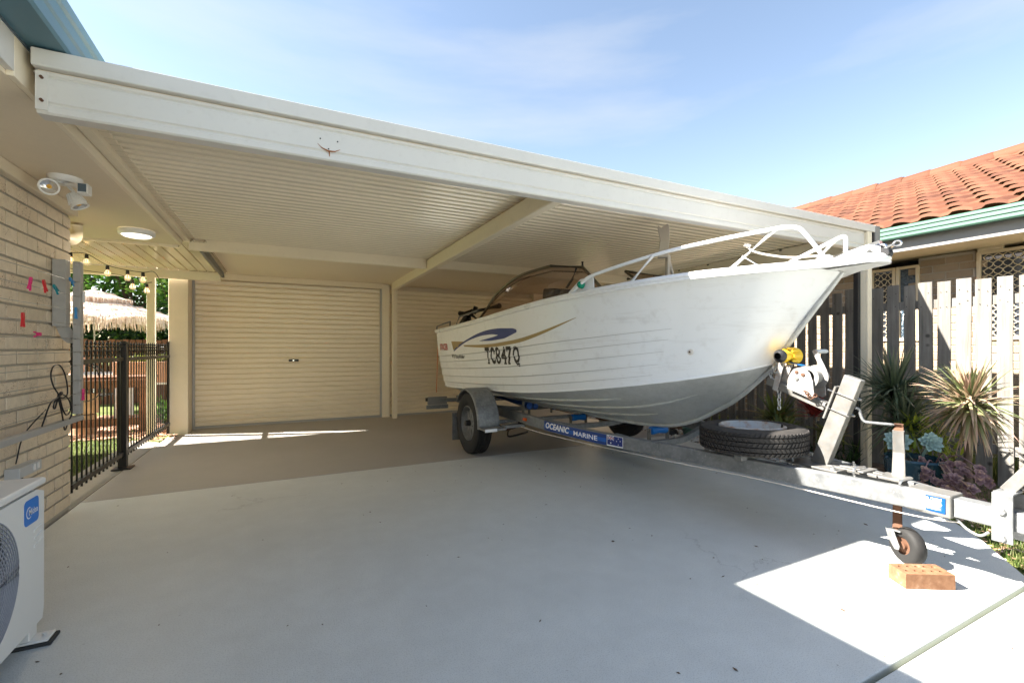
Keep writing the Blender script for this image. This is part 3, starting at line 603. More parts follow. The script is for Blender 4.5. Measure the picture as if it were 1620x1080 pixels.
# tiled roof, interlocking wavy tiles
rows = []; tw_, cl = 0.25, 0.30; ny0, ny1 = -3.0, 11.5; sub = 8
ycols = [ny0+i*tw_/sub for i in range(int((ny1-ny0)/tw_*sub))]
pit = 0.415; rr2 = []; tiler = {}
NC = 13
rt = MB()
for c_ in range(NC):
    x0 = 6.12+c_*cl; x1 = x0+cl+0.02; z0 = 2.52+(x0-6.12)*pit+0.040; z1 = 2.52+(x1-6.12)*pit-0.006
    off = (c_ % 2)*sub//2
    def zw(i): 
        ph = ((i+off) % sub)/sub; return 0.034*math.sin(ph*math.pi)**0.8 if ph < 0.72 else 0.034*max(0, math.sin(0.72*math.pi))**0.8*(1-ph)/0.28*0.2
    A = []
    top = [(x1, yy, z1+zw(i)) for i, yy in enumerate(ycols)]; mid = [(x0+0.004, yy, z0+zw(i)) for i, yy in enumerate(ycols)]
    low = [(x0, yy, z0+zw(i)-0.034) for i, yy in enumerate(ycols)]
    rt.grid([low, mid, top], rf=lambda i, k, c_=c_, off=off: random.Random((k+off)//sub*131+c_*7).random())
rt.build('tiled_roof', 'roof_tile', nh, smooth=40)
xr, zr2 = 6.12+NC*cl, 2.52+NC*cl*pit+0.02
MB().add([(xr+0.2, ny0, zr2-0.02), (xr+0.2, ny1, zr2-0.02), (xr+6, ny1, 2.5), (xr+6, ny0, 2.5)], [(0, 1, 2, 3)]).build('far_roof', 'roof_tile', nh)
rc = MB(); y = ny0; rnd = random.Random(9)
while y < ny1:
    dz = rnd.uniform(-.01, .012); rc.lathe([(0.13, 0), (0.145, 0.04), (0.125, 0.44)], (xr+0.05, y, zr2-0.02+dz), (0, 1, 0.01), n=14); y += 0.40
rc.build('ridge_cap', 'roof_tile', nh, smooth=60)

# ------------------------------------------------------------------ boat
BX, BY = 2.92, 4.72
def L(s, l, z): return Vector((BX+0.02*s+l, BY-s, z))
def herm(keys, t):
    if t <= keys[0][0]: return keys[0][1:]
    for i in range(len(keys)-1):
        if t <= keys[i+1][0]:
            k0, k1 = keys[i], keys[i+1]; h = k1[0]-k0[0]; u = (t-k0[0])/h; out = []
            for j in range(1, len(k0)):
                def sl(i_):
                    if i_ <= 0: return (keys[1][j]-keys[0][j])/(keys[1][0]-keys[0][0])
                    if i_ >= len(keys)-1: return (keys[-1][j]-keys[-2][j])/(keys[-1][0]-keys[-2][0])
                    return (keys[i_+1][j]-keys[i_-1][j])/(keys[i_+1][0]-keys[i_-1][0])
                m0, m1 = sl(i)*h, sl(i+1)*h
                out.append((2*u**3-3*u*u+1)*k0[j]+(u**3-2*u*u+u)*m0+(-2*u**3+3*u*u)*k1[j]+(u**3-u*u)*m1)
            return out
    return keys[-1][1:]
SHEER = [(-1.62, .93, 1.40), (-1.0, .97, 1.415), (0, 1.0, 1.455), (.8, .985, 1.51), (1.33, .94, 1.55), (1.8, .85, 1.58), (2.26, .725, 1.605), (2.6, .575, 1.622), (2.9, .37, 1.635), (3.08, .20, 1.64), (3.17, .012, 1.61)]
CHINE = [(-1.55, .82, .62), (-1, .84, .64), (0, .85, .685), (.85, .84, .735), (1.4, .78, .79), (1.9, .66, .855), (2.3, .46, .92), (2.52, .30, .97), (2.66, .15, 1.01), (2.75, 0.012, 1.05)]
KEEL = [(-1.5, .0, .45), (0, 0, .455), (.9, 0, .46), (1.5, 0, .475), (1.86, 0, .514), (2.11, 0, .59), (2.275, 0, .677), (2.486, 0, .805), (2.75, 0.012, 1.05)]
def at(keys, t):
    s = keys[0][0]+(keys[-1][0]-keys[0][0])*t; b, z = herm(keys, s); return s, max(b, 0), z
boat = thing('motor_boat', 'white aluminium runabout boat with tinted windscreen on galvanised trailer', 'boat', (BX, BY, 0.45))
NT = 70
LINES = [0.09, 0.20, 0.33, 0.45, 0.555]
def topv():
    ed = [0]+LINES+[1.0]; out = [(0.0, 0.0)]
    for i in range(len(ed)-1):
        a_, b_ = ed[i], ed[i+1]; am = 0.012 if i > 0 else 0
        ns = 3 if i < len(ed)-2 else 8
        if i > 0: out.append((a_+0.004, am))
        for k in range(1, ns+1): out.append((a_+(b_-a_)*k/ns, am*(1-k/ns)))
    return out
TV = topv()
def toppt(t, v, off, sg):
    s0, b0, z0 = at(CHINE, t); s1, b1, z1 = at(SHEER, t)
    s = s0+(s1-s0)*v; b = b0+(b1-b0)*v; z = z0+(z1-z0)*v
    fade = max(0, min(1, (0.80-t)/0.25)); b += off*fade*0.8+0.018*math.sin(math.pi*v)*max(0, min(1, (0.8-t)*4))-0.085*math.sin(math.pi*v)*max(0, 1-abs(t-.87)*4.5)
    if t > 0.75 and v > 0.2: b += 0.0
    return L(s, sg*b, z)
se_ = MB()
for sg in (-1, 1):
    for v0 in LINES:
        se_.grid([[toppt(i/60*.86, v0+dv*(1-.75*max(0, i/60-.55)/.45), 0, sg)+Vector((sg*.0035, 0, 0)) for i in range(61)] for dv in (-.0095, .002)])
tm = MB()
for sg in (-1, 1): tm.grid([[toppt(i/NT, v, o, sg) for i in range(NT+1)] for v, o in TV])
# transom
tr_ = [toppt(0, v, o, -1) for v, o in TV]; tr2 = [toppt(0, v, o, 1) for v, o in TV]
tm.grid([tr_, tr2]); kk = L(*at(KEEL, 0)); tm.add([kk, tr_[0], tr2[0]], [(0, 1, 2)])
hull = tm.build('hull_side', 'hull_white', boat, smooth=25)
se_.build('lap_shadow_seam', 'seam_grey', hull, smooth='keep')  # grey strips painting in the shadow line under each lap, with crevice dirt
bvh = BVHTree.FromPolygons([v.co+Vector(boat.location) for v in hull.data.vertices], [list(p.vertices) for p in hull.data.polygons])
def on_hull(s, z, off=0.0035):
    o = L(s, -1.6, z); h = bvh.ray_cast(o, Vector((1, 0, 0)))
    return (h[0] if h[0] else L(s, -1, z))+Vector((-off, 0, 0))
bm_ = MB()
def botpt(t, v, sg):
    s0, b0, z0 = at(KEEL, t); s1, b1, z1 = at(CHINE, t)
    return L(s0+(s1-s0)*v, sg*(b0+(b1-b0)*v+0.0), z0+(z1-z0)*v-0.02*math.sin(math.pi*v)*(1-t))
for sg in (-1, 1): bm_.grid([[botpt(i/NT, v/10, sg) for i in range(NT+1)] for v in range(11)])
bot = bm_.build('hull_bottom', 'alloy_hull', boat, smooth=40)
st = MB()
for v, te in ((0.30, 0.80), (0.52, 0.90), (0.74, 0.78)):
    for sg in (-1, 1):
        P_ = [botpt(i/40*te, v, sg)+Vector((0, 0, -0.004)) for i in range(41)]; st.tube(P_, [0.013]*38+[0.011, 0.008, 0.003], 8)
st.build('strake', 'alloy_hull', bot, smooth=60)
kl = MB(); P_ = [L(*at(KEEL, i/40))+Vector((0, 0, -0.012)) for i in range(41)]
P_ += [toppt(1, v/10, 0, 1)*0.5+toppt(1, v/10, 0, -1)*0.5 for v in range(1, 11)]
kl.tube(P_, 0.017, 8); kl.build('keel_bar', 'alloy_hull', boat, smooth=60)
ck = MB()
for sg in (-1, 1): ck.tube([botpt(i/50, 1, sg) for i in range(51)], 0.009, 6)
ck.build('chine_rail', 'hull_white', boat, smooth=60)
# gunwale: white extrusion that carries on round the bow as a small platform
GUN = [(-1.64, .935, 1.402), (-1.0, .975, 1.417), (0, 1.005, 1.457), (.8, .99, 1.512), (1.33, .945, 1.552), (1.8, .86, 1.582), (2.26, .74, 1.607), (2.6, .595, 1.624), (2.85, .425, 1.634), (3.05, .26, 1.641), (3.18, .150, 1.646), (3.29, .105, 1.65)]
def gunP(i, n=60):
    s = GUN[0][0]+(GUN[-1][0]-GUN[0][0])*i/n; b, z = herm(GUN, s); return s, b, z
side = [gunP(i) for i in range(61)]
nose = [(3.29+0.095*math.sin(a), 0.105*math.cos(a), 1.651) for a in [math.pi*j/12 for j in range(1, 12)]]
path = [L(s, -b, z) for s, b, z in side]+[L(s, -b, z) for s, b, z in nose]+[L(s, b, z) for s, b, z in side[::-1]]
gprof = [(0.006, -0.022), (0.016, -0.020), (0.018, -0.008), (0.013, -0.005), (0.013, -0.001), (0.019, 0.002), (0.019, 0.013), (0.013, 0.016), (0.010, 0.024), (0.0, 0.030), (-0.03, 0.031), (-0.055, 0.026), (-0.055, -0.018)]
rows = []
for i, p in enumerate(path):
    d = (path[min(i+1, len(path)-1)]-path[max(i-1, 0)]).normalized(); nrm = Vector((d.y, -d.x, 0)).normalized()
    if i == 0: nref = nrm
    # outward = away from the centre line
    rows.append([p-nrm*-a+Vector((0, 0, zz)) for a, zz in gprof])
cen = Vector((BX, BY, 0)); 
if (rows[10][0]-cen).xy.length < (path[10]-cen).xy.length:
    rows = []
    for i, p in enumerate(path):
        d = (path[min(i+1, len(path)-1)]-path[max(i-1, 0)]).normalized(); nrm = Vector((d.y, -d.x, 0)).normalized()
        rows.append([p-nrm*a+Vector((0, 0, zz)) for a, zz in gprof])
MB().grid(rows, closed=True).build('gunwale', 'white_paint', boat, smooth=35)
# decks and inside
dk = MB(); fr = []
for i in range(30):
    s = 1.72+(3.36-1.72)*i/29; b = herm(GUN, min(s, 3.29))[0] if s <= 3.29 else 0.07; z = herm(GUN, min(s, 3.29))[1]-0.008
    fr.append([L(s, l*b*0.96, z+0.03*(1-l*l)) for l in (-1, -.6, -.25, 0, .25, .6, 1)])
dk.grid(fr); dk.add([L(3.15, -.14, 1.615), L(3.15, .14, 1.615), L(3.36, .07, 1.628), L(3.36, -.07, 1.628)], [(0, 1, 2, 3)])
dk.build('foredeck', 'white_paint', boat, smooth=40)
sd = MB()
for sg in (-1, 1): sd.grid([[L(s, sg*(herm(GUN, s)[0]-o), herm(GUN, s)[1]+0.018) for s in [-1.6+3.35*i/20 for i in range(21)]] for o in (0.03, 0.16)]); 
for sg in (-1, 1): sd.grid([[L(s, sg*(herm(GUN, s)[0]-0.16), herm(GUN, s)[1]+0.018+o) for s in [-1.6+3.35*i/20 for i in range(21)]] for o in (0, -0.7)])
sd.build('side_deck', 'white_paint', boat, smooth=40)
MB().add([L(-1.58, -.8, .78), L(-1.58, .8, .78), L(1.75, .7, .86), L(1.75, -.7, .86)], [(0, 1, 2, 3)]).build('cockpit_floor', 'grey_paint', boat)
MB().box((BX-.78, BY+1.50, .8), (BX+.78, BY+1.55, 1.36)).build('transom_wall', 'white_paint', boat)
for (l_, s_) in ((-0.48, 0.35), (0.48, 0.35)):
    c = L(s_, l_, 0); sb = MB(); sb.box((c.x-.2, c.y-.2, 1.0), (c.x+.2, c.y+.2, 1.10)); sb.box((c.x-.17, c.y-.15, .8), (c.x+.17, c.y+.15, 1.0))
    se = sb.build('seat', 'seat_vinyl', boat, bevel=0.03)
    MB().obox((c.x, c.y+.22, 1.36), (.21, 0, 0), (0, .035, .008), (0, -0.05, .26)).build('backrest', 'seat_vinyl', se, bevel=0.03)
dsh = MB(); dsh.add([L(1.05, -.83, 1.56), L(1.05, -.30, 1.56), L(1.6, -.30, 1.62), L(1.6, -.78, 1.62)], [(0, 1, 2, 3)]); dsh.box((BX-.83, BY-1.08, 1.05), (BX-.30, BY-1.03, 1.58)); dsh.box((BX+.30, BY-1.08, 1.05), (BX+.83, BY-1.03, 1.58))
dsh.build('dashboard', 'black_plastic', boat)
shd = MB(); shd.obox((2.34, 3.62, 1.66), (.16, 0, 0), (0, .10, .01), (0, -.01, .05)); shd.build('instrument_hood', 'black_plastic', boat, bevel=0.015)
# windscreen: near side pane, near front pane, far half
WS = thing('windscreen', None, None); WS.parent = boat
def pane(pts, name='pane'):
    o = WS.location+boat.location; mb = MB(); mb.add(pts, [tuple(range(len(pts)))], 0.5); mb.build(name, 'tinted_glass', WS, smooth='keep')
base = [(2.01, 4.90, 1.478), (1.985, 4.3, 1.515), (2.0, 3.75, 1.555), (2.06, 3.45, 1.585)]
topl = [(2.04, 4.72, 1.60), (2.05, 4.51, 1.728), (2.10, 4.30, 1.835), (2.14, 4.05, 1.898), (2.16, 3.72, 1.905), (2.17, 3.55, 1.905)]
tp = smooth_path(topl, 4)
pane([Vector(p) for p in base]+[Vector(p) for p in tp[::-1]])
fb_ = [(2.06, 3.45, 1.585), (2.42, 3.12, 1.66)]; ft = [(2.17, 3.55, 1.905), (2.43, 3.42, 1.895)]
pane([fb_[0], fb_[1], ft[1], ft[0]])
wf = MB(); wf.tube([Vector(base[0])]+tp, 0.014, 8); wf.tube([ft[0], ft[1], fb_[1]], 0.014, 8); wf.tube(base+[fb_[1]], 0.011, 8)
wf.tube([Vector(p)+Vector((0.012, 0.05, -0.045)) for p in tp[3:]]+[Vector(ft[0])+Vector((.02, 0, -.045)), Vector(ft[1])+Vector((0, 0, -.045))], 0.007, 6)
mir = lambda p: Vector((2*2.94-p[0], p[1], p[2]))
wf.tube([mir(p) for p in [base[0]]]+[mir(p) for p in tp], 0.014, 8); wf.tube([mir(ft[0]), Vector((2.93, 3.42, 1.895)), Vector((3.0, 3.14, 1.66))], 0.014, 8)
wf.build('frame', 'bronze_frame', WS, smooth=60)
pane([mir(p) for p in base]+[mir(p) for p in tp[::-1]]); pane([mir(fb_[0]), Vector((3.0, 3.14, 1.66)), Vector((2.93, 3.42, 1.895)), mir(ft[0])])
kn = MB(); kn.cyl((2.40, 3.38, 1.90), (2.40, 3.38, 1.935), 0.012, 10); kn.cyl((2.92, 3.30, 1.80), (2.85, 3.30, 1.80), 0.014, 10); kn.tube([(2.36, 3.42, 1.88), (2.33, 3.44, 1.78), (2.28, 3.46, 1.70)], 0.011, 8); kn.build('catch', 'black_plastic', WS, smooth=60)
# bow rail
for sg, nm in ((-1, 'near'), (1, 'far')):
    f = (lambda p: Vector(p)) if sg < 0 else (lambda p: Vector((2*2.955-p[0], p[1], p[2])))
    rl = MB(); A_ = [(2.06, 3.05, 1.60), (2.08, 2.93, 1.67), (2.12, 2.82, 1.72), (2.30, 2.376, 1.803), (2.48, 2.02, 1.848), (2.66, 1.71, 1.876)]
    pth = smooth_path([f(p) for p in A_], 6); pth += smooth_path([f((2.70, 1.665, 1.872)), f((2.735, 1.63, 1.84)), f((2.86, 1.57, 1.672))], 5)
    rl.tube(pth, 0.0125, 12)
    rl.tube([f((2.29, 2.39, 1.80)), f((2.24, 2.56, 1.63))], 0.012, 10); rl.tube([f((2.645, 1.74, 1.872)), f((2.585, 2.0, 1.67))], 0.012, 10)
    rl.tube([f((2.60, 1.93, 1.74)), f((2.70, 1.86, 1.66))], 0.006, 8)
    rl.build('bow_rail', 'white_paint', boat, smooth=60)
    ft_ = MB(); ft_.box(f((2.83, 1.55, 1.655)), f((2.89, 1.60, 1.70))); ft_.cyl(f((2.86, 1.57, 1.70)), f((2.86, 1.57, 1.69)), 0.02, 10); ft_.build('rail_foot', 'white_paint', boat, bevel=0.004)
rp_ = MB(); rp_.tube(smooth_path([(2.60, 1.90, 1.79), (2.63, 1.84, 1.745), (2.72, 1.72, 1.705), (2.80, 1.62, 1.70), (2.87, 1.56, 1.70)], 6), 0.006, 8)
for a_ in range(2): rp_.lathe([(0.018, -.004), (0.022, 0), (0.018, .004)], (2.60+.01*a_, 1.90, 1.795+.012*a_), (0.2, -.3, 1), n=12)
rp_.build('rope', 'rope', boat, smooth=60)
nv = MB(); nv.prism([(0, 0), (0.26, 0), (0.25, 0.13), (0.13, 0.12), (0.02, 0.03)], 0.012, (2.07, 3.12, 1.585), (0.35, -0.93, 0), (0, 0, 1)); nvo = nv.build('light_bracket', 'white_paint', boat, bevel=0.003)
gl_ = MB(); c_ = Vector((2.098, 2.965, 1.655)); rows = []
gl_.lathe([(0.002, 0.045), (0.018, 0.04), (0.027, 0.028), (0.03, 0)], c_, (-0.93, -0.35, 0), n=20); gl_.build('nav_light', 'green_lens', boat, smooth=60)
# anchor and bow roller fitting
for xx in (2.972, 3.022):
    br = MB(); br.prism([(0.0, 0.0), (0.16, -0.015), (0.26, -0.02), (0.31, 0.0), (0.31, 0.05), (0.25, 0.075), (0.15, 0.055)], 0.006, (xx, 1.66, 1.672), (0.02, -1, 0), (0, 0, 1))
    br.build('bow_roller_bracket', 'galvanised', boat, bevel=0.001)
br = MB(); br.lathe([(0, 0), (.03, 0), (.033, .01), (.022, .025), (.033, .04), (.03, .05), (0, .05)], (2.973, 1.342, 1.683), (1, 0, 0), n=20); br.build('anchor_roller', 'black_plastic', boat, smooth=50)
an = MB(); an.bar((3.0, 1.66, 1.69), (3.0, 1.36, 1.745), 0.03, 0.03); an.tube([(2.985, 1.50, 1.712), (2.985, 1.36, 1.735)], 0.009, 8); an.tube(smooth_path([(3.0, 1.37, 1.733), (3.0, 1.345, 1.73), (3.0, 1.335, 1.715)], 4), 0.010, 8)
an.bar((3.0, 1.36, 1.70), (3.0, 1.305, 1.722), 0.03, 0.012)
an.tube([(3.0, 1.285+.018*math.cos(a), 1.728+.014*math.sin(a)) for a in [i*math.pi/6 for i in range(12)]], 0.006, 6, closed=True); an.cyl((2.968, 1.40, 1.70), (2.963, 1.40, 1.70), 0.013, 12)
an.build('anchor', 'chrome', boat, smooth=50)
eye = MB(); eye.tube([(2.955+.03*math.cos(a), 1.955-.01, 1.02+.03*math.sin(a)) for a in [i*math.pi/6 for i in range(12)]], 0.007, 6, closed=True); eye.build('bow_eye', 'bolt', boat)
dr = MB(); p_ = on_hull(2.42, 1.13, 0.0); dr.lathe([(0.0, .008), (0.012, .008), (0.020, .006), (0.022, 0)], p_, (-1, -.3, .1), n=18); dr.build('drain_fitting', 'rope', boat, smooth=50)
dr = MB(); dr.cyl(p_+Vector((-.008, 0, 0)), p_+Vector((-.012, 0, 0)), 0.007, 10); dr.build('drain_hole', 'rust', boat)
# stern rail, motor
sr = MB(); sr.tube([L(-1.62, -.93, 1.43), L(-1.63, -.92, 1.475), L(-1.30, -.93, 1.50), L(-1.0, -.95, 1.51), L(-.98, -.96, 1.44)], 0.010, 8); sr.tube([L(-.8, -.95, 1.44), L(-.8, -.9, 1.56), L(-.2, -.9, 1.60)], 0.010, 8)
sr.build('stern_rail', 'galvanised', boat, smooth=60)
MB().box((2.25, 6.05, 1.40), (2.36, 6.16, 1.56)).build('motor_mount', 'black_plastic', boat, bevel=0.02)
ob = MB(); ob.lathe([(0.0, .36), (0.10, .355), (0.17, .31), (0.19, .2), (0.19, .06), (0.15, 0), (0, 0)], (2.80, 6.35, 1.25), (0, .15, 1), n=28)
obo = ob.build('outboard_motor', 'black_plastic', boat, smooth=40)
MB().box((2.74, 6.28, 0.55), (2.86, 6.45, 1.26)).build('motor_leg', 'black_plastic', obo, bevel=0.02)
tmo = MB(); tmo.cyl((2.30, 6.30, 1.615), (2.38, 6.02, 1.625), 0.038, 14); tmo.tube([(2.42, 6.12, 1.61), (2.36, 6.15, 1.54), (2.30, 6.18, 1.42)], 0.07, 12); tmo.cyl((2.40, 6.02, 1.60), (2.42, 5.98, 1.69), 0.035, 12)
tmo.tube([(2.38, 5.98, 1.62), (2.47, 5.3, 1.65)], 0.035, 10); tmo.tube([(2.35, 6.15, 1.55), (2.26, 6.0, 1.48), (2.2, 5.9, 1.42)], 0.03, 10); tmo.tube(smooth_path([(2.38, 6.1, 1.58), (2.34, 5.8, 1.52), (2.36, 5.7, 1.45)], 5), 0.012, 8)
tmo.v = [q+Vector((0, 0, .055)) for q in tmo.v]; tmo.build('trolling_motor', 'black_plastic', boat, smooth=50)
# decals
reg = MB(); HL = 0.18
def reg_add(vs_, fs_, x0): reg.add([on_hull(0.125+x0+v.x+0.10*v.y, 0.988+v.y+0.02*x0) for v in vs_], fs_, 0.5)
def rq(x0, a, b, c, d):      # small serif block
    k = 6; vs_ = [Vector((a+(c-a)*i_/k, yy, 0)) for yy in (b, d) for i_ in range(k+1)]; reg_add(vs_, [(i_, i_+1, i_+k+2, i_+k+1) for i_ in range(k)], x0)
for k_, (ch_, w_) in enumerate((('T', .110), ('C', .106), ('8', .102), ('4', .108), ('7', .102), ('Q', .118))):
    vs, fs = text_mesh(ch_, HL*(1.0 if ch_ != 'Q' else 1.12), offset=0.035 if ch_ != '8' else 0.018, width=w_); x0_ = k_*0.122
    if ch_ == 'Q': vs = [Vector((v.x, v.y-.022, 0)) for v in vs]
    reg_add(vs, fs, x0_)
    if ch_ == 'T': rq(x0_, .026, 0, .082, .016); rq(x0_, 0, HL-.05, .016, HL); rq(x0_, .092, HL-.05, .108, HL)
    if ch_ == '4': rq(x0_, .048, 0, .104, .016)
    if ch_ == '7': rq(x0_, 0, HL-.055, .018, HL); rq(x0_, .012, 0, .06, .016)
    if ch_ == 'C': rq(x0_, .082, HL-.075, .10, HL-.01)
reg.build('registration_lettering', 'decal_black', boat, smooth='keep')
vs, fs = text_mesh('STACER', 0.088, shear=0.05, offset=0.022, width=0.38)
decal('maker_lettering', vs, fs, lambda x, y: on_hull(-1.47+x, 1.135+y), 'decal_red', boat)
vs, fs = text_mesh('475 EasyRider', 0.062, shear=0.1, offset=0.015, width=0.48)
decal('model_lettering', vs, fs, lambda x, y: on_hull(-0.98+x, 1.02+y), 'decal_black', boat)
def poly_decal(name, top, botm, mat):      # strip between two (s,z) curves
    mb = MB(); T_ = smooth_path([(a, 0, b) for a, b in top], 6); B_ = smooth_path([(a, 0, b) for a, b in botm], 6)
    mb.grid([[on_hull(p.x, p.z) for p in T_], [on_hull((p.x+q.x)/2, (p.z+q.z)/2) for p, q in zip(T_, B_)], [on_hull(p.x, p.z) for p in B_]]); mb.build(name, mat, boat, smooth='keep')
poly_decal('gold_stripe', [(-0.922, 1.249), (-0.69, 1.245), (-0.458, 1.24)], [(-0.865, 1.139), (-0.70, 1.17), (-0.47, 1.238)], 'decal_gold')
poly_decal('gold_stripe', [(-0.487, 1.199), (-0.086, 1.198), (0.30, 1.204), (0.60, 1.222), (0.941, 1.253), (1.313, 1.32), (1.66, 1.405)], [(-0.44, 1.18), (0.036, 1.167), (0.36, 1.172), (0.65, 1.19), (0.97, 1.222), (1.33, 1.30), (1.66, 1.402)], 'decal_gold')
poly_decal('blue_swoosh', [(-0.865, 1.128), (-0.671, 1.192), (-0.38, 1.255), (-0.086, 1.309), (0.12, 1.338), (0.32, 1.355), (0.53, 1.36), (0.72, 1.353)], [(-0.84, 1.122), (-0.62, 1.18), (-0.347, 1.24), (-0.086, 1.277), (0.095, 1.295), (0.24, 1.302), (0.373, 1.304), (0.50, 1.292)], 'decal_blue')
poly_decal('blue_swoosh', [(0.72, 1.353), (0.80, 1.350), (0.86, 1.338), (0.875, 1.325)], [(0.50, 1.292), (0.55, 1.27), (0.62, 1.256), (0.868, 1.31)], 'decal_blue')
poly_decal('blue_swoosh', [(0.50, 1.292), (0.40, 1.278), (0.24, 1.262), (0.05, 1.243)], [(0.62, 1.256), (0.50, 1.248), (0.30, 1.238), (0.024, 1.238)], 'decal_blue')
# beige folded bait board bracket standing inside the boat
bb = MB(); bb.prism([(-.05, 0), (.03, 0), (.05, .16), (.045, .27), (.03, .285), (-.02, .255), (-.045, .28), (-.05, .25), (-.03, .15)], 0.06, (2.93, 2.93, 1.93), (0.7, -0.7, 0), (0, 0, 1)); 
bb.bar((2.94, 2.9, 1.62), (2.95, 2.9, 1.96), 0.035, 0.035); bb.bar((3.04, 2.88, 1.62), (2.97, 2.9, 1.90), 0.02, 0.02)
bb.build('rod_holder', 'beige_plastic', boat, bevel=0.006)

# ------------------------------------------------------------------ trailer
TR = thing('boat_trailer', 'galvanised boat trailer with blue skids under the white boat', 'trailer', (2.92, 4.72, 0))
def rail_pts(sg):
    P = [(2.26, 6.28, .43), (2.25, 5.6, .43), (2.24, 4.72, .43), (2.235, 4.1, .43), (2.25, 3.65, .425), (2.335, 3.1, .415), (2.50, 2.57, .405), (2.70, 1.87, .395), (2.885, 1.20, .385), (2.915, 1.08, .38)]
    P = smooth_path(P, 5)
    return P if sg < 0 else [Vector((2*2.955-p.x, p.y, p.z)) for p in P]
def sweep_rect(P, w_, h_, mb, r=0.006):
    rows = []; pr = [(-w_/2+r, -h_/2), (w_/2-r, -h_/2), (w_/2, -h_/2+r), (w_/2, h_/2-r), (w_/2-r, h_/2), (-w_/2+r, h_/2), (-w_/2, h_/2-r), (-w_/2, -h_/2+r)]
    for i, p in enumerate(P):
        d = (P[min(i+1, len(P)-1)]-P[max(i-1, 0)]); d.z = 0; d.normalize(); n_ = Vector((d.y, -d.x, 0))
        rows.append([p+n_*a+Vector((0, 0, b)) for a, b in pr])
    mb.grid(rows, closed=True); k = len(mb.v)-8
    mb.f.append([k+i for i in range(8)]); mb.r.append(.5); mb.f.append([len(mb.v)-8*len(P)+i for i in range(8)]); mb.r.append(.5)
for sg in (-1, 1):
    mb = MB(); sweep_rect(rail_pts(sg), 0.05, 0.10, mb); ro_ = mb.build('chassis_rail', 'galvanised', TR, smooth=35)
    if sg < 0: near_rail = ro_
RP = rail_pts(-1)
cum = [0]
for i in range(1, len(RP)): cum.append(cum[-1]+(RP[i]-RP[i-1]).length)
def on_rail(d, h, off=0.0285):      # d = distance along the near rail from the rear
    for i in range(1, len(RP)):
        if d <= cum[i] or i == len(RP)-1:
            t = (d-cum[i-1])/(cum[i]-cum[i-1]); p = RP[i-1].lerp(RP[i], t); dd = (RP[i]-RP[i-1]).normalized(); n_ = Vector((dd.y, -dd.x, 0))
            if n_.x > 0: n_ = -n_
            return p+n_*off+Vector((0, 0, h))
def rail_at_y(yy):
    return min(range(len(RP)), key=lambda i: abs(RP[i].y-yy))
d0 = cum[rail_at_y(3.78)]; d1 = cum[rail_at_y(3.0)]+0.02
stk = MB(); ns = 24; LW = (d1-d0)
stk.grid([[on_rail(d0+LW*i/ns, h, .0275) for i in range(ns+1)] for h in (-.043, .043)]); sk_ = stk.build('name_sticker', 'label_blue_dark', TR, smooth='keep')
stk = MB(); stk.grid([[on_rail(d0+LW*i/ns, h, .0282) for i in range(ns+1)] for h in (-.020, .012)]); stk.build('sticker_band', 'label_blue_mid', sk_, smooth='keep')
vs, fs = text_mesh('OCEANIC', 0.056, shear=0.25, offset=0.03, spacing=1.02, width=0.34)
decal('lettering', vs, fs, lambda x, y: on_rail(d0+.025+x, -.022+y, .0292), 'decal_white', sk_)
vs, fs = text_mesh('MARINE', 0.040, offset=0.008, spacing=1.0, width=0.27)
decal('lettering', vs, fs, lambda x, y: on_rail(d0+.42+x, -.022+y, .0292), 'decal_white', sk_)
f0 = d1+0.005; FW, FH = 0.15, 0.084
fl = MB(); fl.grid([[on_rail(f0+FW*i/8, h, .0275) for i in range(9)] for h in (-.043, .043)]); flo = fl.build('flag_sticker', 'decal_white', TR, smooth='keep')
fl = MB(); fl.grid([[on_rail(f0+.004+(FW-.008)*i/8, h, .0282) for i in range(9)] for h in (-.034, .039)]); fl.build('flag_field', 'flag_blue', flo, smooth='keep')
def fq(name, quads, mat, off):
    m_ = MB()
    for q in quads: m_.add([on_rail(f0+x, h, off) for x, h in q], [(0, 1, 2, 3)])
    m_.build(name, mat, flo, smooth='keep')
fq('flag_cross', [[(.006, .018), (.070, .018), (.070, .026), (.006, .026)], [(.034, .004), (.042, .004), (.042, .039), (.034, .039)], [(.006, .005), (.010, .004), (.070, .036), (.066, .039)], [(.006, .036), (.066, .004), (.070, .007), (.010, .039)]], 'decal_white', .0289)
fq('flag_cross', [[(.006, .020), (.070, .020), (.070, .024), (.006, .024)], [(.036, .004), (.040, .004), (.040, .039), (.036, .039)]], 'decal_red', .0295)
sm = MB()
for cx, cy, rr in ((.038, -.018, .009), (.108, .026, .0055), (.092, .004, .0055), (.125, .008, .0055), (.108, -.022, .0055)):
    sm.add([on_rail(f0+cx+(rr if i % 2 == 0 else rr*.45)*math.sin(i*math.pi/7), cy+(rr if i % 2 == 0 else rr*.45)*math.cos(i*math.pi/7), .0289) for i in range(14)], [tuple(range(14))])
sm.build('flag_stars', 'decal_white', flo, smooth='keep')
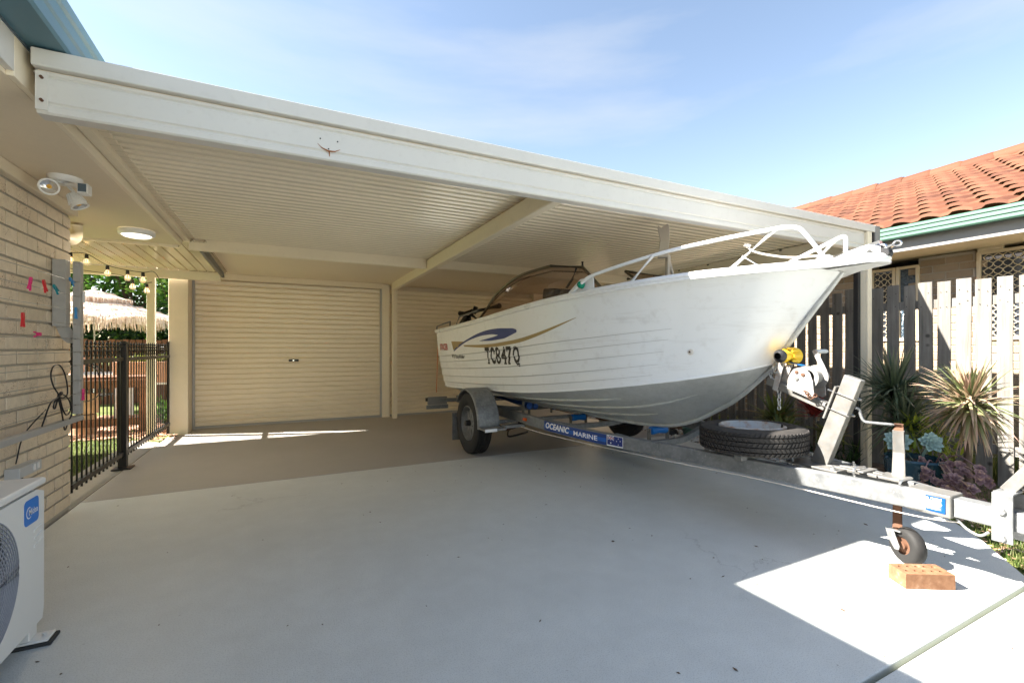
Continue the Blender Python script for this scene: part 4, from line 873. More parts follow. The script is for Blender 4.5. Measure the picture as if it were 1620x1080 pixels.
# drawbar head and coupling extension
mb = MB(); mb.box((2.885, 1.02, .325), (3.02, 1.20, .437)); hd_ = mb.build('drawbar_sleeve', 'galv_bright', TR, bevel=0.008)
mb = MB(); mb.box((2.905, .30, .335), (2.99, 1.02, .425)); mb.build('coupling_bar', 'galvanised', TR, bevel=0.006)
st2 = MB().box((2.8815, 1.04, .345), (2.884, 1.15, .420)).build('compliance_sticker', 'label_blue', TR)
tx = MB()
vs, fs = text_mesh('Oceanic', 0.011, shear=.3, offset=.02, width=0.040); decal('lettering', vs, fs, lambda x, y: Vector((2.8805, 1.142-x, .404+y)), 'decal_white', st2)
vs, fs = text_mesh('MARINE', 0.010, offset=.01, width=0.042); decal('lettering', vs, fs, lambda x, y: Vector((2.8805, 1.095-x, .404+y)), 'decal_white', st2)
for i in range(7): 
    z = .397-i*.0068; tx.add([(2.8805, 1.143, z), (2.8805, 1.052+random.uniform(0, .02), z), (2.8805, 1.052, z+.0028), (2.8805, 1.143, z+.0028)], [(0, 1, 2, 3)])
tx.build('small_print', 'decal_white', st2, smooth='keep')
# brake coupling bracket and lever
mb = MB(); mb.prism([(-.035, -.12), (.035, -.12), (.035, .10), (-.035, .10)], 0.008, (2.893, .845, .40), (0, -1, 0), (0, 0, 1)); mb.prism([(-.03, -.12), (.04, -.12), (.04, .09), (-.03, .09)], 0.008, (3.0, .835, .40), (0, -1, 0), (0, 0, 1)); mb.box((2.893, .81, .497), (3.0, .878, .505))
mb.build('coupling_bracket', 'galvanised', TR, bevel=0.003)
mb = MB()
for z in (.42, .30): mb.lathe([(0, .012), (.014, .010), (.016, 0)], (2.884, .845, z), (-1, 0, 0), n=6)
mb.build('bracket_bolt', 'bolt', TR)
mb = MB(); mb.bar((2.95, .85, .50), (2.95, .76, .64), 0.05, 0.012, up=(1, 0, 0)); mb.cyl((2.91, .775, .615), (2.925, .775, .615), 0.014, 10); mb.build('brake_lever', 'galv_bright', TR, bevel=0.003)
mb = MB(); mb.bar((2.95, .76, .64), (2.95, .68, .76), 0.05, 0.03, up=(1, 0, 0)); mb.build('lever_grip', 'blue_plastic', TR, bevel=0.008)
mb = MB(); mb.cyl((2.95, .78, .47), (2.95, .60, .47), .035, 18); mb.box((2.90, .55, .40), (3.0, .76, .435)); mb.build('coupling_head', 'bolt', TR, smooth=40)
# crossmembers
def xmember(yy, half, z0, z1, sec=(0.05, 0.05)):
    P = [(2.955-half, yy, z0), (2.955-half+.06, yy, z0-.005), (2.955-half*.45, yy, z1+.01), (2.955-.08, yy, z1), (2.955+.08, yy, z1), (2.955+half*.45, yy, z1+.01), (2.955+half-.06, yy, z0-.005), (2.955+half, yy, z0)]
    mb = MB(); rows = []
    PP = smooth_path(P, 4)
    for p in PP: rows.append([p+Vector((0, a, b)) for a, b in ((-sec[0]/2, -sec[1]/2), (sec[0]/2, -sec[1]/2), (sec[0]/2, sec[1]/2), (-sec[0]/2, sec[1]/2))])
    mb.grid(rows, closed=True); mb.build('crossmember', 'galvanised', TR, smooth=40)
xmember(3.95, .68, .44, .345); xmember(2.95, .53, .43, .34); xmember(5.3, .68, .43, .37); xmember(6.25, .98, .43, .40)
def roller(x, y, z, ln, mat='blue_plastic'):
    mb = MB(); mb.lathe([(0, 0), (.022, 0), (.034, .008), (.036, .03), (.028, ln/2), (.036, ln-.03), (.034, ln-.008), (.022, ln), (0, ln)], (x-ln/2, y, z), (1, 0, 0), n=20)
    o = mb.build('keel_roller', mat, TR, smooth=50)
    for sx in (-1, 1):
        m2 = MB(); m2.box((x+sx*(ln/2+.012)-.004, y-.02, .35), (x+sx*(ln/2+.012)+.004, y+.02, z+.02)); m2.cyl((x+sx*(ln/2-.0), y, z), (x+sx*(ln/2+.028), y, z), .011, 10); m2.build('roller_bracket', 'galv_bright', o)
roller(2.80, 4.02, .425, .17); roller(2.955, 3.02, .437, .19); roller(3.1, 4.9, .42, .17); roller(2.955, 2.45, .52, .10)
for sg in (-1, 1):
    x = 2.955+sg*.62
    mb = MB()
    mb.tube([(x-.06*sg*0, 5.75, .585), (x, 4.25, .545)], .036, 14); mb.tube([(x+.075*-sg, 5.75, .575), (x+.075*-sg, 4.25, .535)], .03, 14)
    mb.build('skid', 'dark_blue_plastic', TR, smooth=50)
    mb = MB()
    for yy in (5.6, 4.32): mb.box((x-.045, yy-.02, .36), (x-.037, yy+.02, .585)); mb.box((x+.03, yy-.02, .36), (x+.038, yy+.02, .56)); mb.cyl((x-.05, yy, .555), (x+.045, yy, .555), .008, 8)
    mb.build('skid_bracket', 'galv_bright', TR)
# axle, springs
MB().box((1.98, 4.70, .30), (3.93, 4.74, .34)).build('axle', 'galvanised', TR)
for sg in (-1, 1):
    x = 2.955+sg*.72; mb = MB(); P = smooth_path([(x, 5.15, .36), (x, 4.9, .275), (x, 4.72, .255), (x, 4.5, .275), (x, 4.25, .37)], 5)
    for k in range(3): sweep_rect([p+Vector((0, 0, -.008*k)) for p in P[k*3:len(P)-k*3]], .045, .007, mb, .001)
    mb.build('leaf_spring', 'rust', TR)
    mb = MB(); mb.tube(smooth_path([(x+.02, 4.6, .24), (x-.05, 4.45, .20), (x+.04, 4.3, .25), (x, 4.12, .30)], 5), .01, 8); mb.cyl((x-.03, 4.25, .37), (x+.03, 4.25, .37), .02, 10); mb.build('brake_cable', 'black_plastic', TR)
def tyre(mb, c, axis, Rr=.33, W=.19, rim=.19, tread=True, n=96):
    prof = [(rim, -W*.36), (rim+.012, -W*.42), (rim+.045, -W*.49), (Rr-.055, -W*.5), (Rr-.018, -W*.45), (Rr-.006, -W*.40)]
    g = [-.27, -.09, .09, .27]
    mid = []
    for q in g: mid += [(Rr-.001, W*(q-.018)), (Rr-.009, W*(q-.014)), (Rr-.009, W*(q+.014)), (Rr-.001, W*(q+.018))]
    full = prof+mid+[(r, -h) for r, h in prof[::-1]]
    mb.lathe(full, c, axis, n=n)
    if tread:
        x, y, d = basis(axis); c = Vector(c)
        for k in range(n):
            for bi, (h0, h1) in enumerate([(-.40, -.295), (-.245, -.115), (-.065, .065), (.115, .245), (.295, .40)]):
                a = 2*math.pi*(k+.25+.2*bi)/n; da = 2*math.pi/n*.30; sk__ = 2*math.pi/n*.5*(1 if bi % 2 else -1)
                v_ = []
                for rr_ in (Rr-.003, Rr+.005):
                    for (aa, hh) in ((a-da, h0), (a+da, h0), (a+da+sk__, h1), (a-da+sk__, h1)):
                        rr2_ = rr_-(.004 if abs(hh) > .35 else 0); v_.append(c+d*hh*W+(x*math.cos(aa)+y*math.sin(aa))*rr2_)
                mb.add(v_, [(4, 5, 6, 7), (0, 1, 5, 4), (1, 2, 6, 5), (2, 3, 7, 6), (3, 0, 4, 7)], .5)
for sg in (-1, 1):
    cx = 1.885 if sg < 0 else 4.02
    wh = thing('wheel', None, None); wh.parent = TR; wh.location = (0, 0, 0)
    mb = MB(); tyre(mb, (cx, 4.72, .333), (sg, 0, 0)); mb.build('tyre', 'tyre_rubber', wh, smooth=35)
    mb = MB(); mb.lathe([(.19, -.06), (.192, .075), (.185, .08), (.175, .06), (.168, .01), (.16, .0)], (cx, 4.72, .333), (sg, 0, 0), n=48); mb.build('rim', 'galvanised', wh, smooth=35)
    mb = MB(); mb.lathe([(.055, .03), (.05, .045), (.02, .05), (0, .05)], (cx, 4.72, .333), (sg, 0, 0), n=24); mb.lathe([(.165, .0), (.15, .02), (.10, .028), (.055, .03)], (cx, 4.72, .333), (sg, 0, 0), n=24)
    for k in range(8):
        a = k*math.pi/4; d_ = Vector((0, math.cos(a), math.sin(a))); mb.bar(Vector((cx+sg*.034, 4.72, .333))+d_*.05, Vector((cx+sg*.018, 4.72, .333))+d_*.165, .038, .02, up=(1, 0, 0))
    mb.build('hub', 'galvanised', wh, smooth=35)
    mb = MB(); mb.lathe([(.0, .10), (.03, .10), (.035, .05), (.05, -.02)], (cx, 4.72, .333), (sg, 0, 0), n=16); mb.build('hub_cap', 'black_plastic', wh, smooth=35)
    # mudguard
    mb = MB(); rows = []; Rg = .375; inn = cx-sg*.14; out = cx+sg*.10
    for i in range(23):
        a = R(-4+150*i/22); yy = 4.72-Rg*math.cos(a); zz = .345+Rg*math.sin(a)
        yo, zo = 4.72-(Rg-.028)*math.cos(a), .345+(Rg-.028)*math.sin(a); yb, zb = 4.72-(Rg-.018)*math.cos(a), .345+(Rg-.018)*math.sin(a)
        rows.append([(inn, yy, zz), (out-sg*.03, yy, zz), (out-sg*.008, 4.72-(Rg-.006)*math.cos(a), .345+(Rg-.006)*math.sin(a)), (out, yb, zb), (out, yo, zo), (out-sg*.002, yo, zo), (out-sg*.005, yb, zb), (inn, 4.72-(Rg-.004)*math.cos(a), .345+(Rg-.004)*math.sin(a))])
    mb.grid(rows, closed=True); mb.build('mudguard', 'galvanised', TR, smooth=50)
    mb = MB(); mb.box((inn, 4.17, .325), (cx+sg*.10, 4.345, .345)); mb.box((2.955+sg*.70, 4.2, .335), (inn, 4.30, .365)); mb.box((2.955+sg*.70, 5.1, .335), (inn, 5.16, .365)); mb.build('step_plate', 'galvanised', TR, bevel=.004)
    mb = MB(); mb.box((cx-.10, 4.163, .32), (cx+.03, 4.1695, .35)); mb.build('reflector', 'white_reflector', TR)
    MB().box((cx-.12, 5.098, .08), (cx+.11, 5.104, .40)).build('mud_flap', 'galvanised', TR)
    MB().box((2.955+sg*1.0-.14, 6.28, .36), (2.955+sg*1.0+.14, 6.32, .47)).build('light_board', 'fascia_grey', TR, bevel=.004)
    MB().box((2.955+sg*1.0-.16, 6.29, .30), (2.955+sg*1.0+.16, 6.30, .355)).build('number_plate_bar', 'galvanised', TR)
    MB().box((2.955+sg*1.0-.165, 6.29, .41), (2.955+sg*1.0-.142, 6.33, .46)).build('side_lamp', 'black_plastic', TR)
og = MB(); og.box((2.19, 4.08, .42), (2.207, 4.13, .445)); og.build('orange_reflector', 'orange_reflector', TR)
# winch post
WP = Vector((2.955, 1.66, .44)); WT = Vector((2.955, 1.47, .985)); wd = (WT-WP).normalized()
mb = MB(); mb.bar(WP, WT, .05, .095, up=(0, -1, 0)); mb.build('winch_post', 'galv_bright', TR, bevel=.005)
mb = MB(); mb.box((2.83, 1.50, .437), (3.08, 1.80, .449)); mb.build('post_base', 'galv_bright', TR, bevel=.003)
mb = MB()
for xx in (2.85, 3.06):
    for yy in (1.53, 1.77): mb.cyl((xx, yy, .34), (xx, yy, .475), .006, 8); mb.cyl((xx, yy, .449), (xx, yy, .462), .013, 6)
mb.build('base_bolts', 'bolt', TR)
for t_ in (.62, .80): 
    mb = MB(); p = WP.lerp(WT, t_); q = Vector((0, 1, .35)).normalized()
    mb.tube([p+Vector((-.032, .09, .03)), p+Vector((-.032, -.055, -.02)), p+Vector((.032, -.055, -.02)), p+Vector((.032, .09, .03))], .006, 8); mb.build('u_bolt', 'bolt', TR, smooth=50)
p1 = WP.lerp(WT, .70)+Vector((0, .055, .02))
mb = MB(); mb.bar(WP.lerp(WT, .50)+Vector((0, .058, .02)), WP.lerp(WT, .86)+Vector((0, .058, .02)), .075, .01, up=(0, -1, 0)); mb.build('clamp_plate', 'galv_bright', TR)
mb = MB(); mb.bar((2.955, 1.62, .80), (2.955, 1.99, .935), .055, .05, up=(0, 0, 1)); mb.build('bow_arm', 'galv_bright', TR, bevel=.004)
mb = MB()
for sx in (-.045, .045): mb.bar((2.955+sx*.7, 1.93, .875), (2.955+sx*1.1, 1.86, 1.10), .035, .010, up=(1, 0, 0))
mb.build('roller_arm', 'winch_white', TR, bevel=.002)
for sx in (-.085, .07):
    mb = MB(); mb.lathe([(0, 0), (.02, 0), (.043, .002), (.043, .010), (.034, .022), (.022, .032), (.022, .034)], (2.955+sx-.0, 1.855, 1.105), (1 if sx > 0 else -1, 0, 0), n=26)
    mb.build('roller_end', 'black_plastic' , TR, smooth=40)
mb = MB(); mb.lathe([(.018, -.085), (.04, -.08), (.044, -.055), (.03, -.01), (.03, .01), (.052, .045), (.055, .06), (.018, .065)], (2.955, 1.855, 1.105), (1, 0, 0), n=28)
yr = mb.build('bow_roller', 'spokes_yellow', TR, smooth=50)
mb = MB()
for k in range(9):
    a = k*2*math.pi/9; mb.bar((2.93, 1.855-.05*math.cos(a), 1.105+.05*math.sin(a)), (3.01, 1.855-.05*math.cos(a), 1.105+.05*math.sin(a)), .006, .012)
mb.build('roller_ribs', 'spokes_yellow', yr)
# winch
W0 = Vector((2.955, 1.72, .945))
def plate(x):
    pts = [(-.105, -.065), (.06, -.125), (.085, -.105), (.075, .0), (.055, .055), (.02, .085), (-.02, .09), (-.06, .075), (-.085, .04), (-.10, .0)]
    mb = MB(); mb.prism([(a*.88, b*.88) for a, b in pts], .004, (x, 1.735, .955), (0, -1, 0), (0, 0, 1)); return mb.build('winch_plate', 'winch_white', TR, bevel=.002)
plate(2.895); plate(3.02)
mb = MB(); mb.lathe([(.074, 0), (.074, .004), (.045, .006), (.045, .10), (.074, .102), (.074, .106)], (2.905, 1.715, .975), (1, 0, 0), n=36); mb.build('winch_drum', 'fascia_grey', TR, smooth=40)
mb = MB()
for (yy, zz, r_, m_) in ((1.765, 1.005, .011, 0), (1.725, .99, .012, 0)): mb.lathe([(0, .006), (r_*.6, .006), (r_, .004), (r_, 0)], (2.890, yy, zz), (-1, 0, 0), n=12)
mb.build('winch_bolts', 'rust', TR); mb = MB(); mb.lathe([(0, .008), (.012, .008), (.014, 0)], (2.890, 1.765, .965), (-1, 0, 0), n=6); mb.build('winch_nut', 'bolt', TR)
mb = MB(); mb.bar((3.04, 1.66, .965), (3.04, 1.745, 1.145), .03, .006, up=(1, 0, 0)); mb.build('winch_handle', 'winch_white', TR, bevel=.002)
mb = MB(); mb.lathe([(0, 0), (.012, .002), (.015, .02), (.013, .08), (.008, .09), (0, .092)], (3.05, 1.74, 1.135), (1, -.25, 0), n=16); mb.build('handle_grip', 'box_grey', TR, smooth=50)
mb = MB(); mb.bar((2.96, 1.76, 1.045), (2.958, 1.86, 1.065), .045, .003); mb.build('winch_strap', 'blue_plastic', TR)
def chain(name, P, parent, mat='bolt', pitch=.030):
    P = smooth_path(P, 8); mb = MB(); d = 0; k = 0; i = 0; acc = 0
    for i in range(1, len(P)):
        seg = (P[i]-P[i-1]); acc += seg.length
        if acc >= pitch*.78:
            acc = 0; k += 1; x, y, t = basis(seg); side = x if k % 2 else y
            mb.tube([P[i]+t*math.cos(a)*pitch*.55+side*math.sin(a)*.010 for a in [j*math.pi/5 for j in range(10)]], .0035, 6, closed=True)
    return mb.build(name, mat, parent, smooth=60)
chain('safety_chain', [(2.94, 1.95, 1.03), (2.94, 1.97, .97), (2.945, 1.92, .90), (2.945, 1.915, .83), (2.945, 1.915, .76)], TR)
chain('winch_chain', [(2.885, 1.72, .89), (2.88, 1.70, .885), (2.88, 1.685, .86), (2.885, 1.665, .85), (2.89, 1.65, .87)], TR, 'rust', .02)
# jockey wheel
mb = MB(); mb.cyl((3.05, 1.30, .43), (3.05, 1.30, .70), .031, 20, .027); jk = mb.build('jockey_tube', 'galv_bright', TR, smooth=50)
mb = MB(); mb.cyl((3.05, 1.30, .70), (3.05, 1.30, .735), .022, 14); mb.build('jockey_cap', 'rust', jk, smooth=50)
mb = MB(); mb.tube(smooth_path([(3.05, 1.30, .728), (3.0, 1.40, .73), (2.99, 1.44, .735), (2.985, 1.455, .77), (2.98, 1.46, .80), (2.96, 1.47, .81)], 4), .008, 8); mb.build('jockey_crank', 'galvanised', jk, smooth=50)
mb = MB(); mb.cyl((2.99, 1.28, .16), (2.99, 1.28, .36), .022, 18); mb.build('jockey_stem', 'rust', TR, smooth=50)
mb = MB(); mb.cyl((3.05, 1.28, .30), (3.05, 1.30, .43), .026, 16); mb.box((2.94, 1.25, .435), (3.08, 1.37, .45)); mb.build('jockey_clamp', 'galv_bright', TR, bevel=.003)
mb = MB()
for sx in (-.04, .04): mb.prism([(-.03, .07), (.025, .07), (.06, -.0), (.055, -.02), (.03, -.025), (-.01, .02)], .004, Vector((2.99, 1.28, .10))+Vector((.91, -.41, 0))*sx, (-.41, -.91, 0), (0, 0, 1))
mb.box((2.95, 1.25, .166), (3.034, 1.305, .172)); mb.build('jockey_fork', 'galvanised', TR, bevel=.002)
mb = MB(); mb.lathe([(.045, -.03), (.078, -.033), (.093, -.02), (.095, 0), (.093, .02), (.078, .033), (.045, .03)], (2.99, 1.235, .098), (1, -.45, 0), n=36); jw = mb.build('jockey_wheel', 'tyre_rubber', TR, smooth=50)
mb = MB(); mb.lathe([(.0, -.034), (.02, -.034), (.022, -.02), (.04, -.02), (.048, -.03), (.046, .03), (.04, .02), (.0, .034)], (2.99, 1.235, .098), (1, -.45, 0), n=24); mb.build('wheel_hub', 'rust', jw, smooth=50)
mb = MB()
for k, x in enumerate((2.93, 2.99)): mb.box((x, 1.35, .435), (x+.035, 1.62, .452))
mb.box((2.90, 1.40, .452), (3.05, 1.44, .462)); mb.build('bracket_plates', 'galv_bright', TR, bevel=.003)
mb = MB(); mb.tube(smooth_path([(2.92, 1.44, .40), (2.88, 1.44, .45), (2.90, 1.44, .475), (3.0, 1.44, .47)], 4), .006, 8); mb.build('u_bolt', 'bolt', TR); mb = MB(); mb.tube(smooth_path([(2.91, 1.22, .40), (2.875, 1.22, .43), (2.89, 1.22, .46), (3.0, 1.22, .46)], 4), .006, 8); mb.build('u_bolt', 'bolt', TR)
mb = MB(); mb.tube(smooth_path([(2.22, 4.6, .34), (2.22, 3.7, .345), (2.47, 2.6, .335), (2.68, 1.87, .33), (2.87, 1.2, .30), (2.93, 1.0, .31)], 8), .0035, 6); mb.build('brake_line', 'rope', TR, smooth=60)
mb = MB(); mb.tube(smooth_path([(2.93, 1.02, .33), (2.93, .98, .29), (2.92, .93, .275), (2.93, .90, .30)], 6), .006, 6); mb.build('hook', 'galvanised', TR)
mb = MB(); mb.bar(L(-1.64, -.9, 1.30), L(-1.60, -.94, .53), .025, .004, up=(1, 0, 0)); tag(mb.build('ratchet_strap', 'orange_strap', loc=(2.0, 6.3, .5)), 'faded orange ratchet strap tying the boat stern down to the trailer', 'strap')

# spare wheel lying on the drawbar
sp = thing('spare_wheel', 'spare wheel with worn tyre lying flat on trailer drawbar', 'spare wheel', (2.79, 1.99, .47))
mb = MB(); tyre(mb, (2.79, 2.0, .565), (0, .02, 1), .32, .168, .2, n=72); mb.build('tyre', 'tyre_dusty', sp, smooth=35)
mb = MB(); mb.lathe([(.200, -.07), (.202, .078), (.190, .084), (.182, .07), (.172, .045), (.165, .03), (.12, .02), (.09, .035), (.04, .035), (.035, .02)], (2.79, 2.0, .565), (0, .02, 1), n=60); rmo = mb.build('rim', 'rim_white', sp, smooth=40)
mb = MB(); mb.cyl((2.87, 1.85, .62), (2.87, 1.845, .665), .007, 8); mb.build('valve', 'black_plastic', rmo)
mb = MB(); mb.box((2.60, 1.94, .436), (3.20, 1.99, .470)); mb.build('spare_bracket', 'galvanised', TR)

# clay brick under jockey wheel
bk = MB(); u_ = Vector((.865, -.50, 0)).normalized(); v_ = Vector((.50, .865, 0)).normalized(); c0 = Vector((2.668, 1.108, 0)); LB, WB, HB = .225, .112, .072
nx, ny = 6, 3
# top face with round holes is built as a ring mesh per cell
holes = []
def bp(a, b, z): return c0+u_*a+v_*b+Vector((0, 0, z))
cw, chh = (LB-.03)/5, (WB-.02)/2
bk.add([bp(0,0,0), bp(LB,0,0), bp(LB,WB,0), bp(0,WB,0), bp(0,0,HB), bp(LB,0,HB), bp(LB,WB,HB), bp(0,WB,HB)], [(0,3,2,1), (0,1,5,4), (1,2,6,5), (2,3,7,6), (3,0,4,7)], .5)
bk.add([bp(0,0,HB), bp(LB,0,HB), bp(LB,.01,HB), bp(0,.01,HB)], [(0,1,2,3)]); bk.add([bp(0,WB-.01,HB), bp(LB,WB-.01,HB), bp(LB,WB,HB), bp(0,WB,HB)], [(0,1,2,3)])
bk.add([bp(0,.01,HB), bp(.015,.01,HB), bp(.015,WB-.01,HB), bp(0,WB-.01,HB)], [(0,1,2,3)]); bk.add([bp(LB-.015,.01,HB), bp(LB,.01,HB), bp(LB,WB-.01,HB), bp(LB-.015,WB-.01,HB)], [(0,1,2,3)])
for i in range(5):
    for j in range(2):
        a0, b0 = .015+i*cw, .01+j*chh; ca, cb = a0+cw/2, b0+chh/2; outer, inner, deep = [], [], []
        for k in range(16):
            t_ = 2*math.pi*(k+.5)/16; cx_, sx_ = math.cos(t_), math.sin(t_); m__ = max(abs(cx_), abs(sx_)); 
            outer.append(bp(ca+cx_/m__*cw/2, cb+sx_/m__*chh/2, HB)); inner.append(bp(ca+cx_*.011, cb+sx_*.011, HB)); deep.append(bp(ca+cx_*.009, cb+sx_*.009, HB-.05))
        corners = [bp(a0, b0, HB), bp(a0+cw, b0, HB), bp(a0+cw, b0+chh, HB), bp(a0, b0+chh, HB)]
        bk.grid([outer, inner, deep], closed=True); bk.add(deep, [tuple(range(16))])
        for q_, ki in ((0, 9), (1, 13), (2, 1), (3, 5)): bk.add([corners[q_], outer[ki], outer[(ki+1) % 16]], [(0, 1, 2)])
tag(bk.build('clay_brick', 'red_brick', loc=tuple(c0)), 'orange clay brick with round holes chocked against the jockey wheel', 'brick')

# ------------------------------------------------------------------ air conditioner
ac = thing('air_conditioner', 'white outdoor air conditioner unit with blue logo against the brick wall', 'air conditioner', (-1.03, 2.1, 0))
mb = MB(); X0, X1, Y0, Y1, Z0, Z1 = -1.20, -.868, 1.62, 2.50, .075, .635
mb.prism([(Y0, Z0), (Y1-.02, Z0), (Y1+.005, Z0+.07), (Y1+.012, Z0+.2), (Y1+.010, Z1-.11), (Y1-.008, Z1-.03), (Y0, Z1-.03)], .30, (X0, 0, 0), (0, 1, 0), (0, 0, 1))
cs = mb.build('casing', 'ac_white', ac, bevel=.006)
# front panel with circular opening
C = Vector((0, 2.06, .352)); RG = .232; fp = MB(); outer, inner, deep = [], [], []; NN = 64
def edge(t_):
    c__, s__ = math.cos(t_), math.sin(t_); y0, y1, z0, z1 = Y0-C.y, Y1-.012-C.y, Z0-C.z, Z1-.035-C.z
    k = min((y1/c__) if c__ > 1e-6 else (y0/c__ if c__ < -1e-6 else 9), (z1/s__) if s__ > 1e-6 else (z0/s__ if s__ < -1e-6 else 9)); return C.y+c__*k, C.z+s__*k
for k in range(NN):
    t_ = 2*math.pi*k/NN; yy, zz = edge(t_); outer.append((X1, yy, zz)); inner.append((X1, C.y+RG*math.cos(t_), C.z+RG*math.sin(t_))); deep.append((X1-.03, C.y+(RG-.01)*math.cos(t_), C.z+(RG-.01)*math.sin(t_)))
fp.grid([[(X0+.3, p[1], p[2]) for p in outer], outer, inner, deep], closed=True); fp.build('front_panel', 'ac_white', ac, smooth=30)
mb = MB(); mb.add([(X1-.028, C.y+RG*math.cos(2*math.pi*k/40), C.z+RG*math.sin(2*math.pi*k/40)) for k in range(40)], [tuple(range(40))]); mb.build('fan_recess', 'fan_dark', ac)
gr = MB()
for k in range(15):
    r_ = .03+k*(RG-.03)/14; dx = .012*(1-(r_/RG)**2)
    gr.tube([(X1+dx, C.y+r_*math.cos(a), C.z+r_*math.sin(a)) for a in [j*2*math.pi/56 for j in range(56)]], .0022, 5, closed=True)
for k in range(44):
    a0 = k*2*math.pi/44; gr.tube([(X1+.012*(1-(r_/RG)**2)-.002, C.y+r_*math.cos(a0+r_*1.6), C.z+r_*math.sin(a0+r_*1.6)) for r_ in [.03+(RG-.03)*j/7 for j in range(8)]], .0016, 4)
gr.build('fan_grille', 'grille', ac, smooth=60)
mb = MB(); mb.box((X0-.004, Y0-.004, Z1-.028), (X1+.004, Y1+.002, Z1)); tpn = mb.build('top_panel', 'ac_white', ac, bevel=.010)
mb = MB()
for k in range(3): mb.box((X0+.06+.08*k, Y0+.1, Z1-.002), (X0+.085+.08*k, Y1-.10, Z1+.005))
mb.build('top_rib', 'ac_white', tpn, bevel=.004)
mb = MB()
for k in range(3): mb.bar((X1, 2.405, .445-.03*k), (X1, 2.47, .455-.03*k), .006, .010)
mb.build('vent_rib', 'ac_white', ac, bevel=.002)
lb = MB(); pts = []
for (cy, cz, a0) in ((2.335+.018, .575-.018, 90), (2.44-.018, .575-.018, 0), (2.44-.018, .49+.018, -90), (2.335+.018, .49+.018, 180)):
    for k in range(5): a = R(a0+90-k*22.5) if False else R(a0+k*22.5); pts.append((cy+.018*math.cos(a), cz+.018*math.sin(a)))
pts = []
for (cy, cz, a0) in ((2.44-.018, .578-.018, 0), (2.33+.018, .578-.018, 90), (2.33+.018, .482+.018, 180), (2.44-.018, .482+.018, 270)):
    for k in range(6): a = R(a0+k*18); pts.append((cy+.018*math.cos(a), cz+.018*math.sin(a)))
lb.prism(pts, .0012, (X1+.0005, 0, 0), (0, 1, 0), (0, 0, 1)); lbo = lb.build('logo_label', 'logo_blue', ac)
vs, fs = text_mesh('Midea', .024, shear=.0, offset=.012, width=.07); decal('lettering', vs, fs, lambda x, y: Vector((X1+.0026, 2.360+x, .518+y)), 'decal_white', lbo)
mb = MB(); ring = [(X1+.0026, 2.362+.022*math.cos(R(a)), .529+.022*math.sin(R(a))) for a in range(70, 320, 10)]; ring2 = [(X1+.0026, 2.364+(.0185)*math.cos(R(a)), .529+(.0185)*math.sin(R(a))) for a in range(70, 320, 10)]
mb.grid([ring, ring2]); mb.build('logo_ring', 'decal_white', lbo, smooth='keep')
for yy in (1.75, 2.43):
    mb = MB(); mb.box((X0-.02, yy-.04, .014), (X1+.045, yy+.035, .024)); mb.box((X1-.06, yy-.035, .024), (X1-.01, yy+.03, .078)); mb.cyl((X1+.022, yy, .024), (X1+.022, yy, .036), .012, 8); mb.build('foot', 'ac_white', ac, bevel=.004)
    mb = MB(); mb.box((X0-.03, yy-.045, .0), (X1+.055, yy+.045, .013)); mb.build('rubber_pad', 'pad_rubber', ac, bevel=.004)

ib = thing('isolator_box', 'small grey electrical isolator box on the brick wall above air conditioner', 'switch box', (-1.37, 3.6, .46))
MB().box((-1.375, 3.47, .43), (-1.31, 3.60, .49)).build('casing', 'box_grey', ib, bevel=.005)
MB().box((-1.375, 3.60, .425), (-1.318, 3.75, .485)).build('switch_housing', 'box_grey', ib, bevel=.004)
for y_ in (3.64, 3.69): MB().box((-1.318, y_, .44), (-1.313, y_+.025, .475)).build('switch', 'white_paint', ib, bevel=.001)
mb = MB(); mb.tube(smooth_path([(-1.34, 3.55, .43), (-1.34, 3.56, .40), (-1.36, 3.6, .36)], 5), .012, 8); mb.build('conduit', 'black_plastic', ib, smooth=60)

# ------------------------------------------------------------------ clothesline on the wall corner
cl = thing('clothesline', 'grey folding clothesline frame with thin lines across the brick wall', 'clothesline', (-1.27, 4.1, .7))
MB().box((-1.275, 4.06, .71), (-1.235, 4.115, 1.74)).build('side_arm', 'grey_paint', cl, bevel=.003)
MB().box((-1.368, 4.03, 1.30), (-1.300, 4.10, 1.745)).build('wall_bracket', 'grey_paint', cl, bevel=.003)
mb = MB(); mb.prism([(-1.37, 1.30), (-1.30, 1.30), (-1.27, 1.24), (-1.27, 1.19), (-1.31, 1.19), (-1.34, 1.22)], .01, (0, 4.10, 0), (1, 0, 0), (0, 0, 1)); mb.build('hinge', 'grey_paint', cl)
mb = MB()
for (x, z) in ((-1.25, 1.72), (-1.29, 1.215)): mb.cyl((x, 4.058, z), (x, 4.05, z), .010, 10)
mb.build('bolt', 'bolt', cl)
mb = MB(); mb.box((-1.275, 1.4, .665), (-1.235, 4.12, .70)); mb.build('front_rail', 'grey_paint', cl, bevel=.003)
ln = MB(); hk = MB()
zl = [1.60, 1.505, 1.41, 1.315, 1.22, 1.13, 1.04, .94, .85, .775]
for i, z in enumerate(zl):
    ln.tube([(-1.255, 1.42, z-.004), (-1.255, 2.8, z-.012), (-1.255, 4.06, z)], .0016, 5); hk.cyl((-1.255, 4.05, z), (-1.225, 4.045, z), .003, 6)
ln.build('line', 'wire', cl); hk.build('hook', 'bolt', cl)
def peg(mat):
    mb = MB()
    for sg in (-1, 1):
        mb.prism([(0, 0), (.009*sg, .003), (.011*sg, .028), (.006*sg, .036), (.016*sg, .075), (.011*sg, .078), (.003*sg, .042), (.001*sg, .02)], .009, (0, .0045, 0), (1, 0, 0), (0, 0, 1))
    mb.lathe([(.006, -.006), (.006, .006)], (0, 0, .036), (0, 1, 0), n=10)
    me = mb.build('clothes_peg', mat); return me
